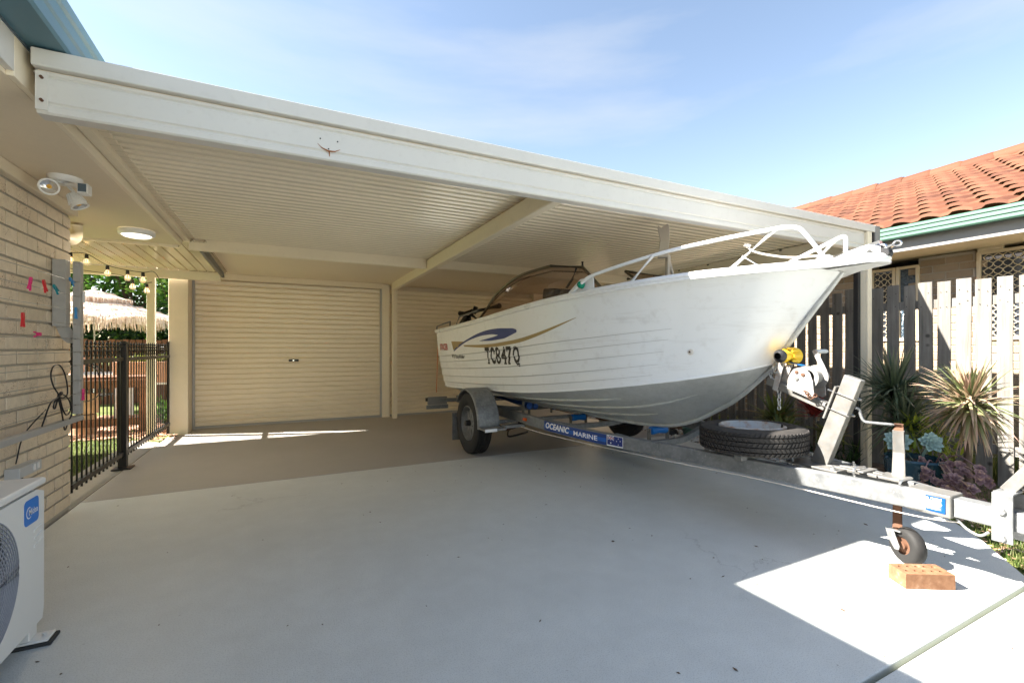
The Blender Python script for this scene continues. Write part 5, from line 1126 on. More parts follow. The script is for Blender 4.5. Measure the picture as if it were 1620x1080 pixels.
pegs = [('pink', (3.42, 1.545), (20, 170), 'pink clothes peg hanging furthest left on the second line'), ('red_peg', (3.56, 1.55), (-28, 170), 'red clothes peg tilted beside the pink peg on the second line'),
        ('teal_peg', (3.69, 1.535), (-60, 150), 'teal clothes peg leaning sideways right of the red peg'), ('blue_peg', (3.92, 1.61), (-65, 175), 'blue clothes peg on the top line at the clothesline bracket'),
        ('white_peg', (4.09, 1.545), (8, 200), 'white clothes peg hanging on the grey clothesline arm'), ('blue_peg', (4.02, 1.43), (0, 170), 'blue clothes peg hanging upright below the top lines near bracket'),
        ('red_peg', (3.33, 1.345), (0, 165), 'dark red clothes peg hanging alone on a lower left line'), ('pink', (3.53, 1.235), (88, 180), 'pink clothes peg lying along a line at mid height'), ('pink', (4.08, .88), (3, 180), 'pink clothes peg low on the grey clothesline arm')]
for mt, (yy, zz), (rl_, fl_), lab in pegs:
    p = peg(mt); x = -1.245 if yy < 4.05 else -1.225
    p.rotation_euler = (R(rl_), R(180), R(90)) ; p.location = (x, yy, zz+.0); tag(p, lab, 'clothes peg', 'pegs on the clothesline')
    p.rotation_euler = (0, 0, 0); p.matrix_world = Matrix.Translation((x, yy, zz)) @ Matrix.Rotation(R(90), 4, 'Z') @ Matrix.Rotation(R(180+rl_), 4, 'Y')
cd = MB()
for k_, P_ in enumerate(([(3.522, 0.708), (3.612, 0.829), (3.719, 0.864), (3.665, 0.928), (3.647, 0.994), (3.682, 1.044), (3.745, 1.053), (3.798, 1.011), (3.838, 0.933), (3.853, 0.863), (3.798, 0.843), (3.745, 0.868)], [(3.745, 0.873), (3.675, 0.839), (3.665, 0.804), (3.701, 0.79), (3.73, 0.825), (3.745, 0.868), (3.783, 0.777), (3.834, 0.734), (3.902, 0.755), (3.919, 0.796), (3.874, 0.844), (3.794, 0.868), (3.745, 0.868)], [(3.708, 0.86), (3.768, 0.779), (3.814, 0.706), (3.845, 0.638), (3.886, 0.687), (3.919, 0.735), (3.902, 0.798), (3.834, 0.853)])):
    cd.tube(smooth_path([(-1.238+.006*math.sin(q+k_), y_, z_) for q, (y_, z_) in enumerate(P_)], 7), .0042, 6)
cd.tube(smooth_path([(-1.232, 3.745-.015, 0.873), (-1.228, 3.745, 0.873+.012), (-1.232, 3.745+.015, 0.873), (-1.24, 3.745, 0.873-.012)], 5, True), .006, 6, closed=True)
cd.tube(smooth_path([(-1.24, 3.58, .80), (-1.33, 3.57, .66), (-1.36, 3.56, .5)], 6), .0035, 6)
tag(cd.build('power_cord', 'black_plastic', smooth=60, loc=(-1.24, 3.8, .95)), 'thin black cord coiled and tied on the clothesline above the switch box', 'cord')
cd = MB(); cd.tube(smooth_path([(-1.30, 4.15, 1.06), (-1.24, 4.3, 1.02), (-1.24, 4.42, .95), (-1.24, 4.44, .82), (-1.25, 4.25, .78), (-1.27, 4.1, .80)], 8), .0035, 6); tag(cd.build('loose_cord', 'black_plastic', smooth=60, loc=(-1.25, 4.3, .9)), 'loose black cord looping past the grey clothesline arm at the fence', 'cord')

# ------------------------------------------------------------------ eave lights
fl_ = thing('security_light', 'white twin floodlight with motion sensor under the left eave', 'floodlight', (-1.17, 3.62, 2.17))
mb = MB(); mb.lathe([(.0, -.035), (.07, -.035), (.078, -.025), (.08, 0)], (-1.17, 3.62, 2.171), (0, 0, 1), n=32); mb.build('base', 'white_paint', fl_, smooth=50)
def lamp(c, d):
    c = Vector(c); d = Vector(d).normalized(); mb = MB()
    mb.lathe([(0, -.075), (.020, -.075), (.028, -.06), (.034, -.02), (.044, 0), (.046, .010), (.038, .010), (.033, -.005)], c, d, n=32)
    for k in range(14):
        a = k*2*math.pi/14; x, y, _ = basis(d); q = (x*math.cos(a)+y*math.sin(a)); mb.bar(c+q*.026-d*.07, c+q*.040-d*.012, .003, .010, up=q)
    o = mb.build('lamp_head', 'white_paint', fl_, smooth=40)
    mb = MB(); mb.lathe([(0, -.006), (.012, -.006), (.026, .0), (.038, .007)], c, d, n=32); mb.build('reflector', 'reflector_silver', o, smooth=50)
    mb = MB(); mb.lathe([(0, .0), (.011, -.001), (.011, -.006)], c, d, n=16); mb.build('led', 'led', o)
    mb = MB(); mb.tube([c-d*.04, c-d*.04+Vector((0, 0, .03)), (-1.17, 3.62, 2.14)], .009, 8); mb.build('bracket', 'white_paint', o, smooth=60)
lamp((-1.20, 3.50, 2.075), (.25, -.9, -.3)); lamp((-1.10, 3.60, 2.01), (.45, -.05, -.9))
MB().bar((-1.16, 3.6, 2.13), (-1.05, 3.51, 2.09), .02, .02).build('sensor_arm', 'white_paint', fl_)
mb = MB(); mb.box((-1.07, 3.46, 2.05), (-1.02, 3.53, 2.11)); se = mb.build('motion_sensor', 'white_paint', fl_, bevel=.006)
MB().box((-1.063, 3.456, 2.058), (-1.027, 3.46, 2.103)).build('sensor_lens', 'sensor', se)
dm = thing('ceiling_light', 'round white ceiling light glowing under the left eave', 'ceiling light', (-1.14, 4.96, 2.17))
mb = MB(); mb.lathe([(.125, 0), (.13, -.012), (.128, -.035), (.118, -.045), (.105, -.045)], (-1.14, 4.96, 2.171), (0, 0, 1), n=48); mb.build('rim', 'white_paint', dm, smooth=50)
mb = MB(); mb.lathe([(.107, -.040), (.09, -.055), (.05, -.063), (0, -.065)], (-1.14, 4.96, 2.171), (0, 0, 1), n=48); mb.build('diffuser', 'lit_diffuser', dm, smooth=60)
ll = bpy.data.lights.new('ceiling_lamp', 'AREA'); ll.shape = 'DISK'; ll.size = 0.2; ll.energy = 2.0; ll.color = (1, .87, .68)
lo = bpy.data.objects.new('lamp_glow', ll); COL.objects.link(lo); lo.parent = dm; lo.location = (0, 0, -0.068)
sg_ = thing('string_lights', 'string of clear globe bulbs hung under the patio roof', 'string lights', (-1.8, 6.6, 2.2))
PB = [(-2.35, 6.6, 2.235), (-2.09, 6.6, 2.205), (-1.955, 6.6, 2.20), (-1.777, 6.6, 2.09), (-1.576, 6.6, 2.045), (-1.45, 6.6, 2.035), (-1.38, 6.7, 2.06), (-1.36, 6.9, 1.98), (-1.40, 7.5, 1.80)]
mb = MB(); mb.tube(smooth_path(PB, 6), .004, 6); mb.tube(smooth_path([(-2.4, 7.3, 2.13), (-2.1, 7.3, 2.10), (-1.80, 7.2, 2.06), (-1.62, 7.0, 1.98), (-1.5, 6.9, 1.95), (-1.44, 6.9, 1.96)], 6), .004, 6); mb.build('flex', 'black_plastic', sg_, smooth=60)
for (x, y, z) in [(-2.09, 6.6, 2.20), (-1.955, 6.6, 2.195), (-1.777, 6.6, 2.085), (-1.60, 6.6, 2.045), (-1.46, 6.6, 2.03), (-1.66, 7.05, 1.995), (-1.50, 6.95, 1.945)]:
    mb = MB(); mb.lathe([(.0, 0), (.016, 0), (.018, -.035), (.015, -.045)], (x, y, z), n=12); so_ = mb.build('bulb_socket', 'black_plastic', sg_, smooth=60)
    mb = MB(); mb.lathe([(.013, -.045), (.022, -.06), (.031, -.08), (.031, -.095), (.022, -.115), (0, -.122)], (x, y, z), n=20); mb.build('bulb', 'bulb_glass', so_, smooth=80)
    mb = MB(); mb.tube([(x-.006, y, z-.06), (x-.008, y, z-.09), (x+.008, y, z-.09), (x+.006, y, z-.06)], .002, 5); mb.build('filament', 'filament', so_)

# ------------------------------------------------------------------ plants
def strap_rosette(mb, c, n, ln, wd, up0=0.1, up1=1.4, droop=1.0, seed=1, segs=9, fold=.25):
    rg = random.Random(seed); c = Vector(c)
    for i in range(n):
        a = rg.random()*2*math.pi; el = R(8)+(up1-.1)*(rg.random()**.8); el = up0+(up1-up0)*rg.random(); L_ = ln*rg.uniform(.7, 1.1); w_ = wd*rg.uniform(.7, 1.15)
        d = Vector((math.cos(a)*math.cos(el), math.sin(a)*math.cos(el), math.sin(el))); p = c+Vector((rg.uniform(-.02, .02), rg.uniform(-.02, .02), rg.uniform(-.05, .05))); rows = []
        sd_ = Vector((-math.sin(a), math.cos(a), 0)); g_ = droop*rg.uniform(.5, 1.4)*(1.25-el/1.6)
        for k in range(segs+1):
            t = k/segs; ww = w_*(min(1, .45+t*2.5))*(1-t**2.2)+.0006
            nrm = sd_.cross(d).normalized(); rows.append([p+sd_*ww*.5+nrm*ww*fold, p, p-sd_*ww*.5+nrm*ww*fold]); d = (d+Vector((0, 0, -g_*L_/segs*(.4+1.6*t)))).normalized(); p = p+d*L_/segs
        base = rg.random()*.5; tipd = rg.random()
        mb.grid(rows, rf=lambda i_, k_, b=base, td=tipd: min(1, b+(i_/segs)**1.5*.6*td+.1))
def rosette(mb, c, n, r, w_, h, seed, cup=.5, ax=(-.75, -.45, .55)):
    rg = random.Random(seed); c = Vector(c); Q = Vector((0, 0, 1)).rotation_difference((Vector(ax)+Vector((rg.uniform(-.3, .3), rg.uniform(-.3, .3), rg.uniform(-.2, .3)))).normalized())
    for i in range(n):
        a = i*2.399963; q = math.sqrt((i+.7)/n); L_ = r*q; el = cup*(1.3-q)*1.2
        d = Vector((math.cos(a)*math.cos(el), math.sin(a)*math.cos(el), math.sin(el))); sd_ = Vector((-math.sin(a), math.cos(a), 0)); up = sd_.cross(d); up = -up if up.z < 0 else up; rows = []
        rr_ = rg.random()
        for k in range(6):
            t = k/5; ww = w_*q*math.sin(math.pi*min(1, .12+t*.80))**.8; p = c+d*L_*t+Vector((0, 0, h*(1-q)))
            if k == 5: ww = .001
            rows.append([c+Q@(v_-c) for v_ in (p+sd_*ww*.5+up*ww*.2, p-up*ww*.05, p-sd_*ww*.5+up*ww*.2)])
        mb.grid(rows, rf=lambda i_, k_, b=rr_: min(1, b*.5+i_/8))
yb = thing('spiky_plant', 'grey-green spiky strap-leaf plant against the cream carport post', 'plant', (4.88, 2.12, 0))
mb = MB(); mb.tube(smooth_path([(4.88, 2.12, -.02), (4.90, 2.13, .3), (4.88, 2.12, .70)], 4), .022, 8); mb.build('stem', 'trunk', yb, smooth=60)
mb = MB(); strap_rosette(mb, (4.88, 2.12, .76), 210, .44, .026, -.6, 1.45, 1.3, 3); mb.build('leaves', 'strap_leaf', yb, smooth=60)
mb = MB(); strap_rosette(mb, (4.76, 1.98, .52), 150, .40, .028, -.8, 1.4, 1.8, 5); mb.build('lower_leaves', 'strap_leaf', yb, smooth=60)
yc = thing('spiky_plant', 'sunlit pink-tipped spiky plant spilling over beside the palings', 'plant', (4.62, 1.52, 0))
mb = MB(); mb.tube(smooth_path([(4.62, 1.52, -.02), (4.60, 1.53, .3), (4.62, 1.52, .68)], 4), .024, 8); mb.build('stem', 'trunk', yc, smooth=60)
mb = MB(); strap_rosette(mb, (4.60, 1.52, .74), 280, .37, .028, -1.2, 1.4, 1.5, 8); mb.build('leaves', 'strap_leaf_pink', yc, smooth=60)
pp = thing('plant_pot', 'dark teal glazed pot behind the trailer drawbar', 'plant pot', (4.42, 1.78, 0))
mb = MB(); mb.lathe([(.0, .0), (.12, .0), (.16, .08), (.185, .2), (.19, .28), (.20, .31), (.19, .325), (.17, .32), (.165, .28), (0, .27)], (4.42, 1.78, -.02), n=40); mb.build('pot', 'teal_pot', pp, smooth=50)
mb = MB(); mb.lathe([(.165, 0), (0, .01)], (4.42, 1.78, .265), n=20); mb.build('soil', 'soil', pp)
s1 = MB(); rosette(s1, (4.30, 1.84, .42), 34, .105, .055, .03, 3, .7); rosette(s1, (4.36, 1.66, .44), 30, .09, .05, .03, 4, .7); s1.tube([(4.40, 1.79, .28), (4.30, 1.84, .42)], .012, 6); s1.tube([(4.41, 1.75, .28), (4.36, 1.66, .44)], .012, 6)
tag(s1.build('blue_succulent', 'succulent_grey', smooth=60, loc=(4.40, 1.79, .28)), 'pale blue-green rosette succulent at the rim of the teal pot', 'succulent')
s2 = MB(); rg = random.Random(21)
for i in range(60):
    x = 4.34+rg.uniform(-.16, .16); y = 1.52+rg.uniform(-.18, .18); z = .03+rg.random()*.30*(1-abs(x-4.34)*1.5); rosette(s2, (x, y, z), 13, rg.uniform(.03, .052), .036, .012, i, .7)
    if i % 3 == 0: s2.tube(smooth_path([(4.42, 1.66, .26), ((x+4.42)/2, (y+1.66)/2, z+.06), (x, y, z)], 4), .005, 5)
tag(s2.build('purple_succulent', 'succulent_purple', smooth=60, loc=(4.34, 1.5, 0)), 'trailing dull purple succulent hanging below the pink-tipped spiky plant', 'succulent')
s3 = MB(); rg = random.Random(5)
for i in range(60):
    c_ = Vector((4.72+rg.uniform(-.14, .14), 1.80+rg.uniform(-.16, .16), .25+rg.uniform(0, .33))); strap_rosette(s3, c_, 4, .10, .022, .1, 1.3, 1.5, i, 4)
s3.tube([(4.72, 1.8, -.02), (4.72, 1.8, .4)], .012, 6)
tag(s3.build('leafy_shrub', 'yellow_green', smooth=60, loc=(4.72, 1.8, 0)), 'small bright yellow-green shrub between the two spiky plants', 'shrub')
def bromeliad(c, s, label, mat, n=34, loc=None):
    t = thing('bromeliad', label, 'bromeliad', (c[0], c[1], 0), 'bromeliads by the paling fence')
    mb = MB(); strap_rosette(mb, c, int(n*1.3), s, s*.19, .05, 1.2, 1.0, int(c[1]*100), 7, .18); mb.build('leaves', mat, t, smooth=60)
    MB().tube([(c[0], c[1], -.02), c], .012, 6).build('stem', 'trunk', t)
bromeliad((4.92, 3.22, .36), .34, 'olive and bronze bromeliad left of the red one, behind the spare wheel', 'bromeliad_green', 46)
bromeliad((4.88, 2.80, .50), .22, 'dark red bromeliad standing between spare wheel and winch post', 'bromeliad_red', 40)
bromeliad((4.72, 3.02, .25), .28, 'broad green bromeliad directly above the spare tyre', 'bromeliad_green', 40)
bromeliad((4.85, 2.62, .27), .24, 'low bronze bromeliad partly hidden behind the winch post', 'bromeliad_green', 34)
mb = MB(); rg = random.Random(12)
for i in range(26): strap_rosette(mb, (4.80+rg.uniform(-.18, .18), 2.85+rg.uniform(-.45, .55), .02+rg.uniform(0, .16)), 9, .17, .022, .2, 1.3, 1.0, i+60, 5)
tag(mb.build('ground_fern', 'leaf_dark', smooth=60, loc=(4.8, 2.85, 0)), 'low dark leafy clump under the bromeliads by the fence', 'plant')
for i, (x, y, r_, lb_) in enumerate(((4.62, 2.60, .10, 'rough grey rock in front of the bronze bromeliad'), (4.64, 2.86, .07, 'small brown rock next to the larger grey rock in the bed'))):
    mb = MB(); rr__ = random.Random(i+3); rows = []
    for a_ in range(7): 
        ph = math.pi*a_/6; rows.append([(x+r_*math.sin(ph)*math.cos(b_*math.pi/5)*rr__.uniform(.8, 1.2)*1.2, y+r_*math.sin(ph)*math.sin(b_*math.pi/5)*rr__.uniform(.8, 1.2), r_*.55-r_*.75*math.cos(ph)) for b_ in range(10)])
    mb.grid(rows, closed=True); tag(mb.build('rock', 'mortar', smooth=50, loc=(x, y, 0)), lb_, 'rock')
# pebbles and grass
rg = random.Random(17); pb = MB()
def lump(mb, c, r_, rg, fl=.6):
    vs = []; 
    for zc, rr_, n_ in ((-1, .5, 5), (-.2, 1, 7), (.6, .7, 7)): 
        for k in range(7): a = k*2*math.pi/7; q = r_*rr_*rg.uniform(.8, 1.15); vs.append((c[0]+q*math.cos(a), c[1]+q*math.sin(a), c[2]+zc*r_*fl))
    vs.append((c[0], c[1], c[2]+r_*fl)); fs = [(i*7+k, i*7+(k+1) % 7, (i+1)*7+(k+1) % 7, (i+1)*7+k) for i in range(2) for k in range(7)]+[(14+k, 14+(k+1) % 7, 21) for k in range(7)]
    mb.add(vs, fs, rg.random())
for i in range(1500): 
    yy = rg.uniform(2.6, 6.8); xx = rg.uniform(4.56, 5.0 if yy > 3.4 else 4.75); lump(pb, (xx, yy, -.008+rg.random()*.012), rg.uniform(.014, .032), rg)
tag(pb.build('pebbles', 'pebble', smooth=60), 'white and pink pebbles along the garden edge', 'pebbles', kind='stuff')
pots = MB(); pots.lathe([(.0, 0), (.06, 0), (.085, .12), (.09, .125), (.08, .125), (.055, .01)], (4.80, 4.35, -.02), n=24); tag(pots.build('green_pot', 'gutter_green', smooth=50, loc=(4.8, 4.35, 0)), 'small green plastic pot on the pebbles beyond the trailer', 'plant pot')
hs_ = MB()
for k in range(4): hs_.tube([(4.72+(.10-.006*k)*math.cos(a)+.004*math.sin(3*a), 4.60+(.10-.006*k)*math.sin(a), .0+.016*k) for a in [j*math.pi/12 for j in range(24)]], .009, 8, closed=True)
tag(hs_.build('black_hose', 'black_plastic', smooth=60, loc=(4.72, 4.6, 0)), 'coil of black hose lying on pebbles by the garden edge', 'hose')
gs = MB(); rg = random.Random(31)
def blade(mb, x, y, z, h, rg):
    a = rg.random()*6.28; d = Vector((math.cos(a), math.sin(a), 0)); s = Vector((-d.y, d.x, 0))*.0022; p = Vector((x, y, z)); ben = rg.uniform(.1, .6)*h
    mb.add([p-s, p+s, p+d*ben*.3+Vector((0, 0, h*.6))+s*.7, p+d*ben*.3+Vector((0, 0, h*.6))-s*.7, p+d*ben+Vector((0, 0, h))], [(0, 1, 2, 3), (3, 2, 4)], rg.random())
def edge_x(y): 
    E_ = [(y_, x_) for x_, y_ in EDGE]
    for i in range(len(E_)-1):
        if E_[i][0] <= y <= E_[i+1][0]: t = (y-E_[i][0])/(E_[i+1][0]-E_[i][0]+1e-9); return E_[i][1]+(E_[i+1][1]-E_[i][1])*t
    return 3.2
n_ = 0
while n_ < 26000:
    y = rg.uniform(-.2, 1.75); x = rg.uniform(3.2, 5.4)
    if x < edge_x(y)+.03+.06*rg.random(): continue
    if rg.random() > math.exp(-max(0, y-1.0)*2.4): continue
    blade(gs, x, y, -.03, rg.uniform(.02, .06), rg); n_ += 1
for i in range(9000):
    y = rg.uniform(0, 8); blade(gs, rg.uniform(5.52, 5.9), y, -.03, rg.uniform(.08, .35), rg)
tag(gs.build('grass', 'grass', smooth='keep'), 'short patchy green grass beside the concrete edge', 'grass', kind='stuff')
lf = MB(); rg = random.Random(77)
for i in range(260):
    y = rg.uniform(.9, 2.6); x = edge_x(y)+rg.uniform(.02, .35); a = rg.random()*6.28; d = Vector((math.cos(a), math.sin(a), rg.uniform(-.2, .3)))*rg.uniform(.012, .03); s = Vector((-d.y, d.x, rg.uniform(-.005, .005)))*.45; p = Vector((x, y, -.012)); lf.add([p-d, p+s, p+d, p-s], [(0, 1, 2, 3)], rg.random())
for i in range(200):
    x = rg.uniform(-1.75, -1.2); y = rg.uniform(7.05, 7.5); a = rg.random()*6.28; d = Vector((math.cos(a), math.sin(a), rg.uniform(-.2, .3)))*rg.uniform(.012, .03); s = Vector((-d.y, d.x, .002))*.45; p = Vector((x, y, .012)); lf.add([p-d, p+s, p+d, p-s], [(0, 1, 2, 3)], rg.random())
tag(lf.build('fallen_leaves', 'bark_chip', smooth='keep'), 'scattered dry brown leaves along the slab edges', 'leaf litter', kind='stuff')

gt = MB(); rg = random.Random(91)
for i in range(130):
    x = rg.uniform(-1.1, 3.6); y = rg.uniform(.35, 4.4)
    if x > edge_x(y)-.1: continue
    a = rg.random()*6.28; q = rg.uniform(.003, .009) if rg.random() < .85 else rg.uniform(.010, .018); d = Vector((math.cos(a), math.sin(a), rg.uniform(0, .3)))*q; s_ = Vector((-d.y, d.x, 0))*rg.uniform(.25, .7); p = Vector((x, y, .0025)); gt.add([p-d, p+s_, p+d, p-s_, p+Vector((0, 0, .003))], [(0, 1, 4), (1, 2, 4), (2, 3, 4), (3, 0, 4)], rg.random())
tag(gt.build('grit', 'trunk'), 'tiny dark bits of grit and leaf scattered on the driveway', 'grit', kind='stuff')

# ------------------------------------------------------------------ back yard beyond the picket fence
bc = MB(); rg = random.Random(41)
for i in range(3600): lump(bc, (rg.uniform(-3.6, -1.42), rg.uniform(7.6, 10.2), -.02+rg.random()*.02), rg.uniform(.015, .04), rg, .4)
tag(bc.build('bark_mulch', 'bark_chip'), 'pinkish bark mulch around the timber planter', 'mulch', kind='stuff')
yg = MB(); rg = random.Random(43)
for i in range(14000): blade(yg, rg.uniform(-3.4, -1.75), rg.uniform(4.5, 7.6), -.03, rg.uniform(.02, .05), rg)
tag(yg.build('back_lawn', 'grass', smooth='keep'), 'sunny lawn seen through the black picket fence', 'grass', kind='stuff')
tb = thing('timber_bench', 'reddish timber bench frame seen through the black pickets', 'bench', (-2.2, 8.1, 0))
MB().box((-3.2, 7.95, .62), (-1.72, 8.05, .73)).build('top_rail', 'deck_wood', tb, bevel=.004)
MB().box((-3.2, 8.0, .73), (-1.70, 8.55, .77)).build('seat_board', 'deck_wood', tb, bevel=.004)
for x in (-3.1, -2.05, -1.80): MB().box((x, 7.96, -.02), (x+.10, 8.05, .62)).build('leg', 'deck_wood', tb, bevel=.004)
MB().box((-3.2, 7.97, .10), (-1.75, 8.03, .20)).build('bottom_rail', 'deck_wood', tb, bevel=.004)
for i, (x, z0, r_) in enumerate(((-2.45, -.02, .13), (-2.42, .27, .12))):
    mb = MB(); mb.lathe([(0, 0), (r_, 0), (r_*1.04, .12), (r_*.98, .27), (0, .28)], (x, 8.2, z0), n=20); tag(mb.build('log_round', 'log_wood', smooth=50, loc=(x, 8.2, z0)), ['pale round log standing on the mulch below the bench top', 'pale round log stacked on top of another log'][i], 'log')
pl_ = thing('planter_trough', 'terracotta trough of yellow-green plants on a white stand', 'planter', (-1.95, 9.0, 0))
MB().box((-2.35, 8.95, .62), (-1.55, 9.25, .95)).build('trough', 'terracotta', pl_, bevel=.01)
for x in (-2.3, -1.62): MB().box((x, 9.0, -.02), (x+.04, 9.2, .6)).build('stand_leg', 'white_paint', pl_)
MB().box((-2.38, 8.93, .59), (-1.52, 9.27, .62)).build('stand_top', 'white_paint', pl_)
mb = MB(); rg = random.Random(2)
for i in range(40): strap_rosette(mb, (rg.uniform(-2.3, -1.6), rg.uniform(9.0, 9.2), .95), 5, .14, .03, .4, 1.4, .8, i, 4)
mb.build('plants', 'yellow_green', pl_, smooth=60)
mb = MB()
for i in range(6): strap_rosette(mb, (-1.62+.04*i, 8.5+.05*i, .05), 16, .5, .03, .5, 1.4, 1.0, 50+i, 7)
tag(mb.build('strappy_plant', 'leaf_green', smooth=60, loc=(-1.6, 8.5, 0)), 'bright green strappy plant beside the cream garage pillar', 'plant')
tb2 = thing('garden_table', 'white table with black chair backs behind the fence', 'table', (-3.0, 9.6, 0))
MB().box((-3.8, 9.3, .72), (-2.3, 10.2, .76)).build('table_top', 'white_paint', tb2, bevel=.006)
for x in (-3.7, -2.4):
    for y_ in (9.4, 10.1): MB().box((x-.03, y_-.03, -.02), (x+.03, y_+.03, .72)).build('leg', 'white_paint', tb2)
for i, x in enumerate((-3.2, -2.65)):
    ch = thing('patio_chair', ['black wire patio chair nearer the clothesline arm', 'black wire patio chair nearer the black fence post'][i], 'chair', (x, 9.1, 0), 'patio chairs at the garden table')
    mb = MB(); mb.tube(smooth_path([(x-.2, 8.95, .45), (x-.22, 8.9, .75), (x-.1, 8.87, .92), (x+.1, 8.87, .92), (x+.22, 8.9, .75), (x+.2, 8.95, .45)], 5), .012, 8)
    for k in range(5): mb.tube([(x-.14+.07*k, 8.94, .45), (x-.14+.07*k, 8.88, .9)], .006, 5)
    mb.build('backrest', 'black_metal', ch, smooth=60); MB().box((x-.21, 8.93, .43), (x+.21, 9.35, .455)).build('seat', 'black_metal', ch, bevel=.01)
    for dx in (-.19, .19):
        for dy in (8.95, 9.33): mb = MB(); mb.cyl((x+dx, dy, -.02), (x+dx, dy, .43), .010, 8); mb.build('leg', 'black_metal', ch)
mb = MB(); mb.lathe([(0, 0), (.09, 0), (.13, .1), (.15, .22), (.13, .26), (0, .25)], (-2.95, 9.5, .76), n=24); tag(mb.build('garden_bowl', 'terracotta', smooth=50, loc=(-2.95, 9.5, .76)), 'round terracotta bowl on the white garden table', 'bowl')
# thatched umbrella
um = thing('thatched_umbrella', 'cream thatched garden umbrella with fringed tiers beyond the fence', 'umbrella', (-3.15, 11, 0))
mb = MB(); mb.cyl((-3.15, 11, -.02), (-3.15, 11, 2.2), .022, 14); mb.build('pole', 'pole_white', um, smooth=60)
mb = MB(); mb.lathe([(0, .07), (.025, .06), (.04, .03), (.03, 0), (0, -.01)], (-3.15, 11, 2.24), n=16); mb.build('finial', 'umbrella_white', um, smooth=60)
def thatch(name, r0, r1, z0, z1, n, fr, rings, seed):
    rg = random.Random(seed); mb = MB(); c = Vector((-3.15, 11, 0)); prof = []
    for k in range(9): t = k/8; prof.append((r0+(r1-r0)*t, z0+(z1-z0)*(t**1.15)))
    rows = [[c+Vector((r_*math.cos(a), r_*math.sin(a), z-.05*(r_/1.35)**2*(1-abs(math.cos(4*a)))*1.5)) for a in [j*2*math.pi/64 for j in range(64)]] for r_, z in prof]
    mb.grid(rows, closed=True, rf=lambda i, k: .4)
    for (t, ln_) in rings:
        r_ = r0+(r1-r0)*t; z = z0+(z1-z0)*t**1.15
        for i in range(n):
            a = rg.random()*2*math.pi; dr = rg.uniform(-.02, .03); sag = -.05*(r_/1.35)**2*(1-abs(math.cos(4*a)))*1.5; p = c+Vector(((r_+dr)*math.cos(a), (r_+dr)*math.sin(a), z+sag+.02)); o = Vector((math.cos(a), math.sin(a), 0)); s = Vector((-math.sin(a), math.cos(a), 0))*rg.uniform(.004, .009)
            l_ = ln_*rg.uniform(.7, 1.15); sl_ = (z1-z0)/(r1-r0) if t < .98 else -3; e = o*l_*(.75 if t < .98 else .15)+Vector((0, 0, -l_*(.6 if t < .98 else 1))); e += s*rg.uniform(-3, 3)
            mb.add([p-s, p+s, p+e+s*.5, p+e-s*.5], [(0, 1, 2, 3)], rg.random())
    mb.build(name, 'thatch', um, smooth='keep')
thatch('canopy', .0, 1.36, 2.12, 1.72, 900, .2, [(.3, .12), (.5, .13), (.7, .13), (.88, .13), (1.0, .17)], 4)
thatch('top_tier', .0, .52, 2.25, 2.07, 420, .1, [(.5, .09), (1.0, .12)], 5)
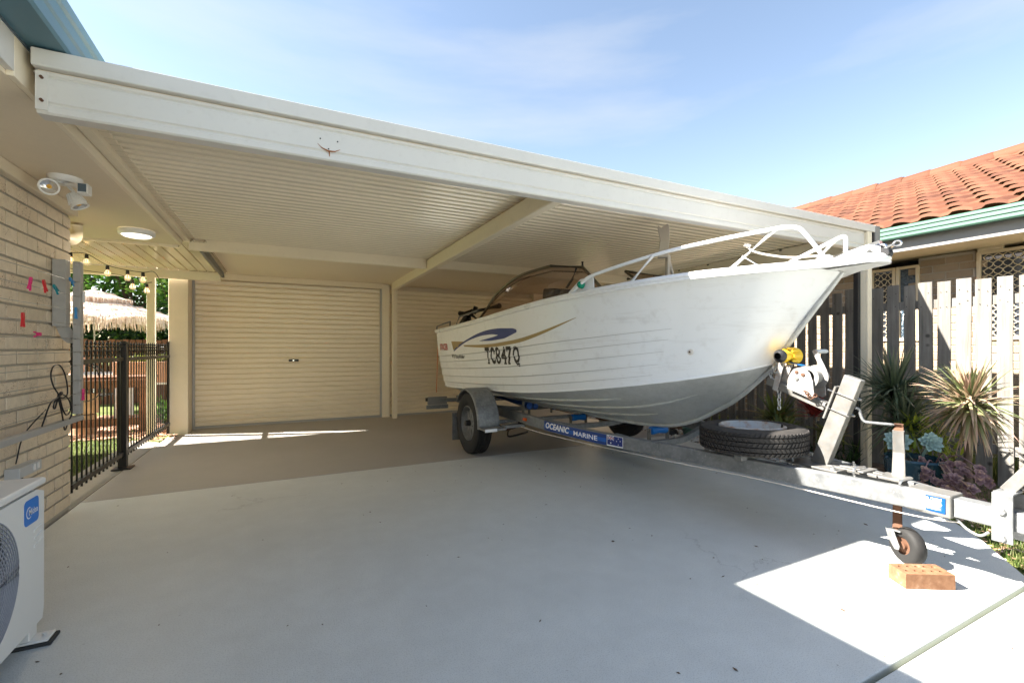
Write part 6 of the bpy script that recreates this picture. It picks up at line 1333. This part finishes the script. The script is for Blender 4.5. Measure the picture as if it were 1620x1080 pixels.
# trees and back fence
def leaf_tree(loc, h, r_, label, mat, n, seed, trunk_h=1.2, lsz=.09, cz=.62):
    t = thing('tree', label, 'tree', loc, 'trees beyond the back yard'); rg = random.Random(seed); c = Vector(loc)
    tr = MB(); ends = []
    def limb(p, d, ln_, rad, depth):
        P = [p]; q = p.copy(); dd = d.normalized()
        for k in range(4): dd = (dd+Vector((rg.uniform(-.25, .25), rg.uniform(-.25, .25), rg.uniform(-.05, .2)))).normalized(); q = q+dd*ln_/4; P.append(q.copy())
        tr.tube(P, [rad*(1-.14*k) for k in range(5)], 7)
        if depth == 0: ends.append(q); return
        for j in range(3 if depth > 1 else 3): limb(P[rg.randint(2, 4)], dd+Vector((rg.uniform(-1, 1), rg.uniform(-1, 1), rg.uniform(-.1, .7))), ln_*.68, rad*.55, depth-1)
    limb(c, Vector((0, 0, 1)), h*.42, .05+h*.02, 3)
    tr.build('trunk', 'trunk', t, smooth=60)
    cr = MB(); clumps = []
    for i in range(60):
        a = rg.random()*6.28; q = rg.random()**.45; zz = rg.uniform(-1, 1); rad = r_*math.sqrt(max(0, 1-zz*zz*.8))*q
        clumps.append((c+Vector((rad*math.cos(a), rad*math.sin(a), h*cz+zz*h*.42)), rg.uniform(.22, .5)*r_*.7, rg.random()))
    for i in range(n):
        cc, cr_, tone = rg.choice(clumps); v = Vector((rg.gauss(0, 1), rg.gauss(0, 1), rg.gauss(0, 1))); v = v.normalized()*cr_*rg.random()**.4; v.z *= .7; p = cc+v
        a = Vector((rg.gauss(0, 1), rg.gauss(0, 1), rg.gauss(0, .6))).normalized(); b = a.orthogonal().normalized(); b = (b*math.cos(1)+a.cross(b)*math.sin(rg.random()*6)).normalized(); s = lsz*rg.uniform(.6, 1.3)
        cr.add([p-a*s*.5, p+b*s*.28, p+a*s*.5, p-b*s*.28], [(0, 1, 2, 3)], min(1, max(0, tone*.5+rg.random()*.5)))
    cr.build('crown', mat, t, smooth='keep')
leaf_tree((-3.3, 14.5, 0), 4.4, 2.0, 'dense bright green tree behind the thatched umbrella', 'leaf_green', 15000, 1, lsz=.12, cz=.60)
leaf_tree((-5.4, 15.2, 0), 4.6, 2.0, 'green tree left of the umbrella beside the clothesline arm', 'leaf_green', 12000, 2, lsz=.12)
leaf_tree((-1.3, 15.5, 0), 4.2, 1.8, 'darker tree with bare branches beside the patio post', 'leaf_dark', 11000, 3, lsz=.11)
leaf_tree((-4.2, 19, 0), 6.2, 3.0, 'tall dark tree behind the other back yard trees', 'leaf_dark', 14000, 4, lsz=.16)
leaf_tree((-7.6, 18, 0), 5.5, 2.6, 'broad dark tree furthest left beyond the back yard', 'leaf_dark', 12000, 6, lsz=.16)
hg = MB(); rg = random.Random(55)
for i in range(16000):
    p = Vector((rg.uniform(-8, .5), rg.uniform(13.0, 13.8), rg.uniform(0, 1)**.8*2.1)); a = Vector((rg.gauss(0, 1), rg.gauss(0, 1), rg.gauss(0, .6))).normalized(); b = a.orthogonal().normalized(); s = .11*rg.uniform(.6, 1.3); hg.add([p-a*s*.5, p+b*s*.28, p+a*s*.5, p-b*s*.28], [(0, 1, 2, 3)], rg.random())
tag(hg.build('hedge', 'leaf_dark', smooth='keep', loc=(-3.5, 13.4, 0)), 'dark leafy hedge along the back boundary fence', 'hedge')
bf = thing('back_fence', 'dark timber fence along the end of the back yard', 'fence', (-3.5, 12.6, 0)); y_ = -9.0
bm2 = MB()
while y_ < .6: bm2.box((y_, 12.6, -.03), (y_+.10, 12.62, 1.35+random.uniform(-.02, .02))); y_ += .115
bm2.build('palings', 'deck_wood', bf); MB().box((-9, 12.625, .9), (.6, 12.66, 1.0)).build('rail', 'deck_wood', bf)
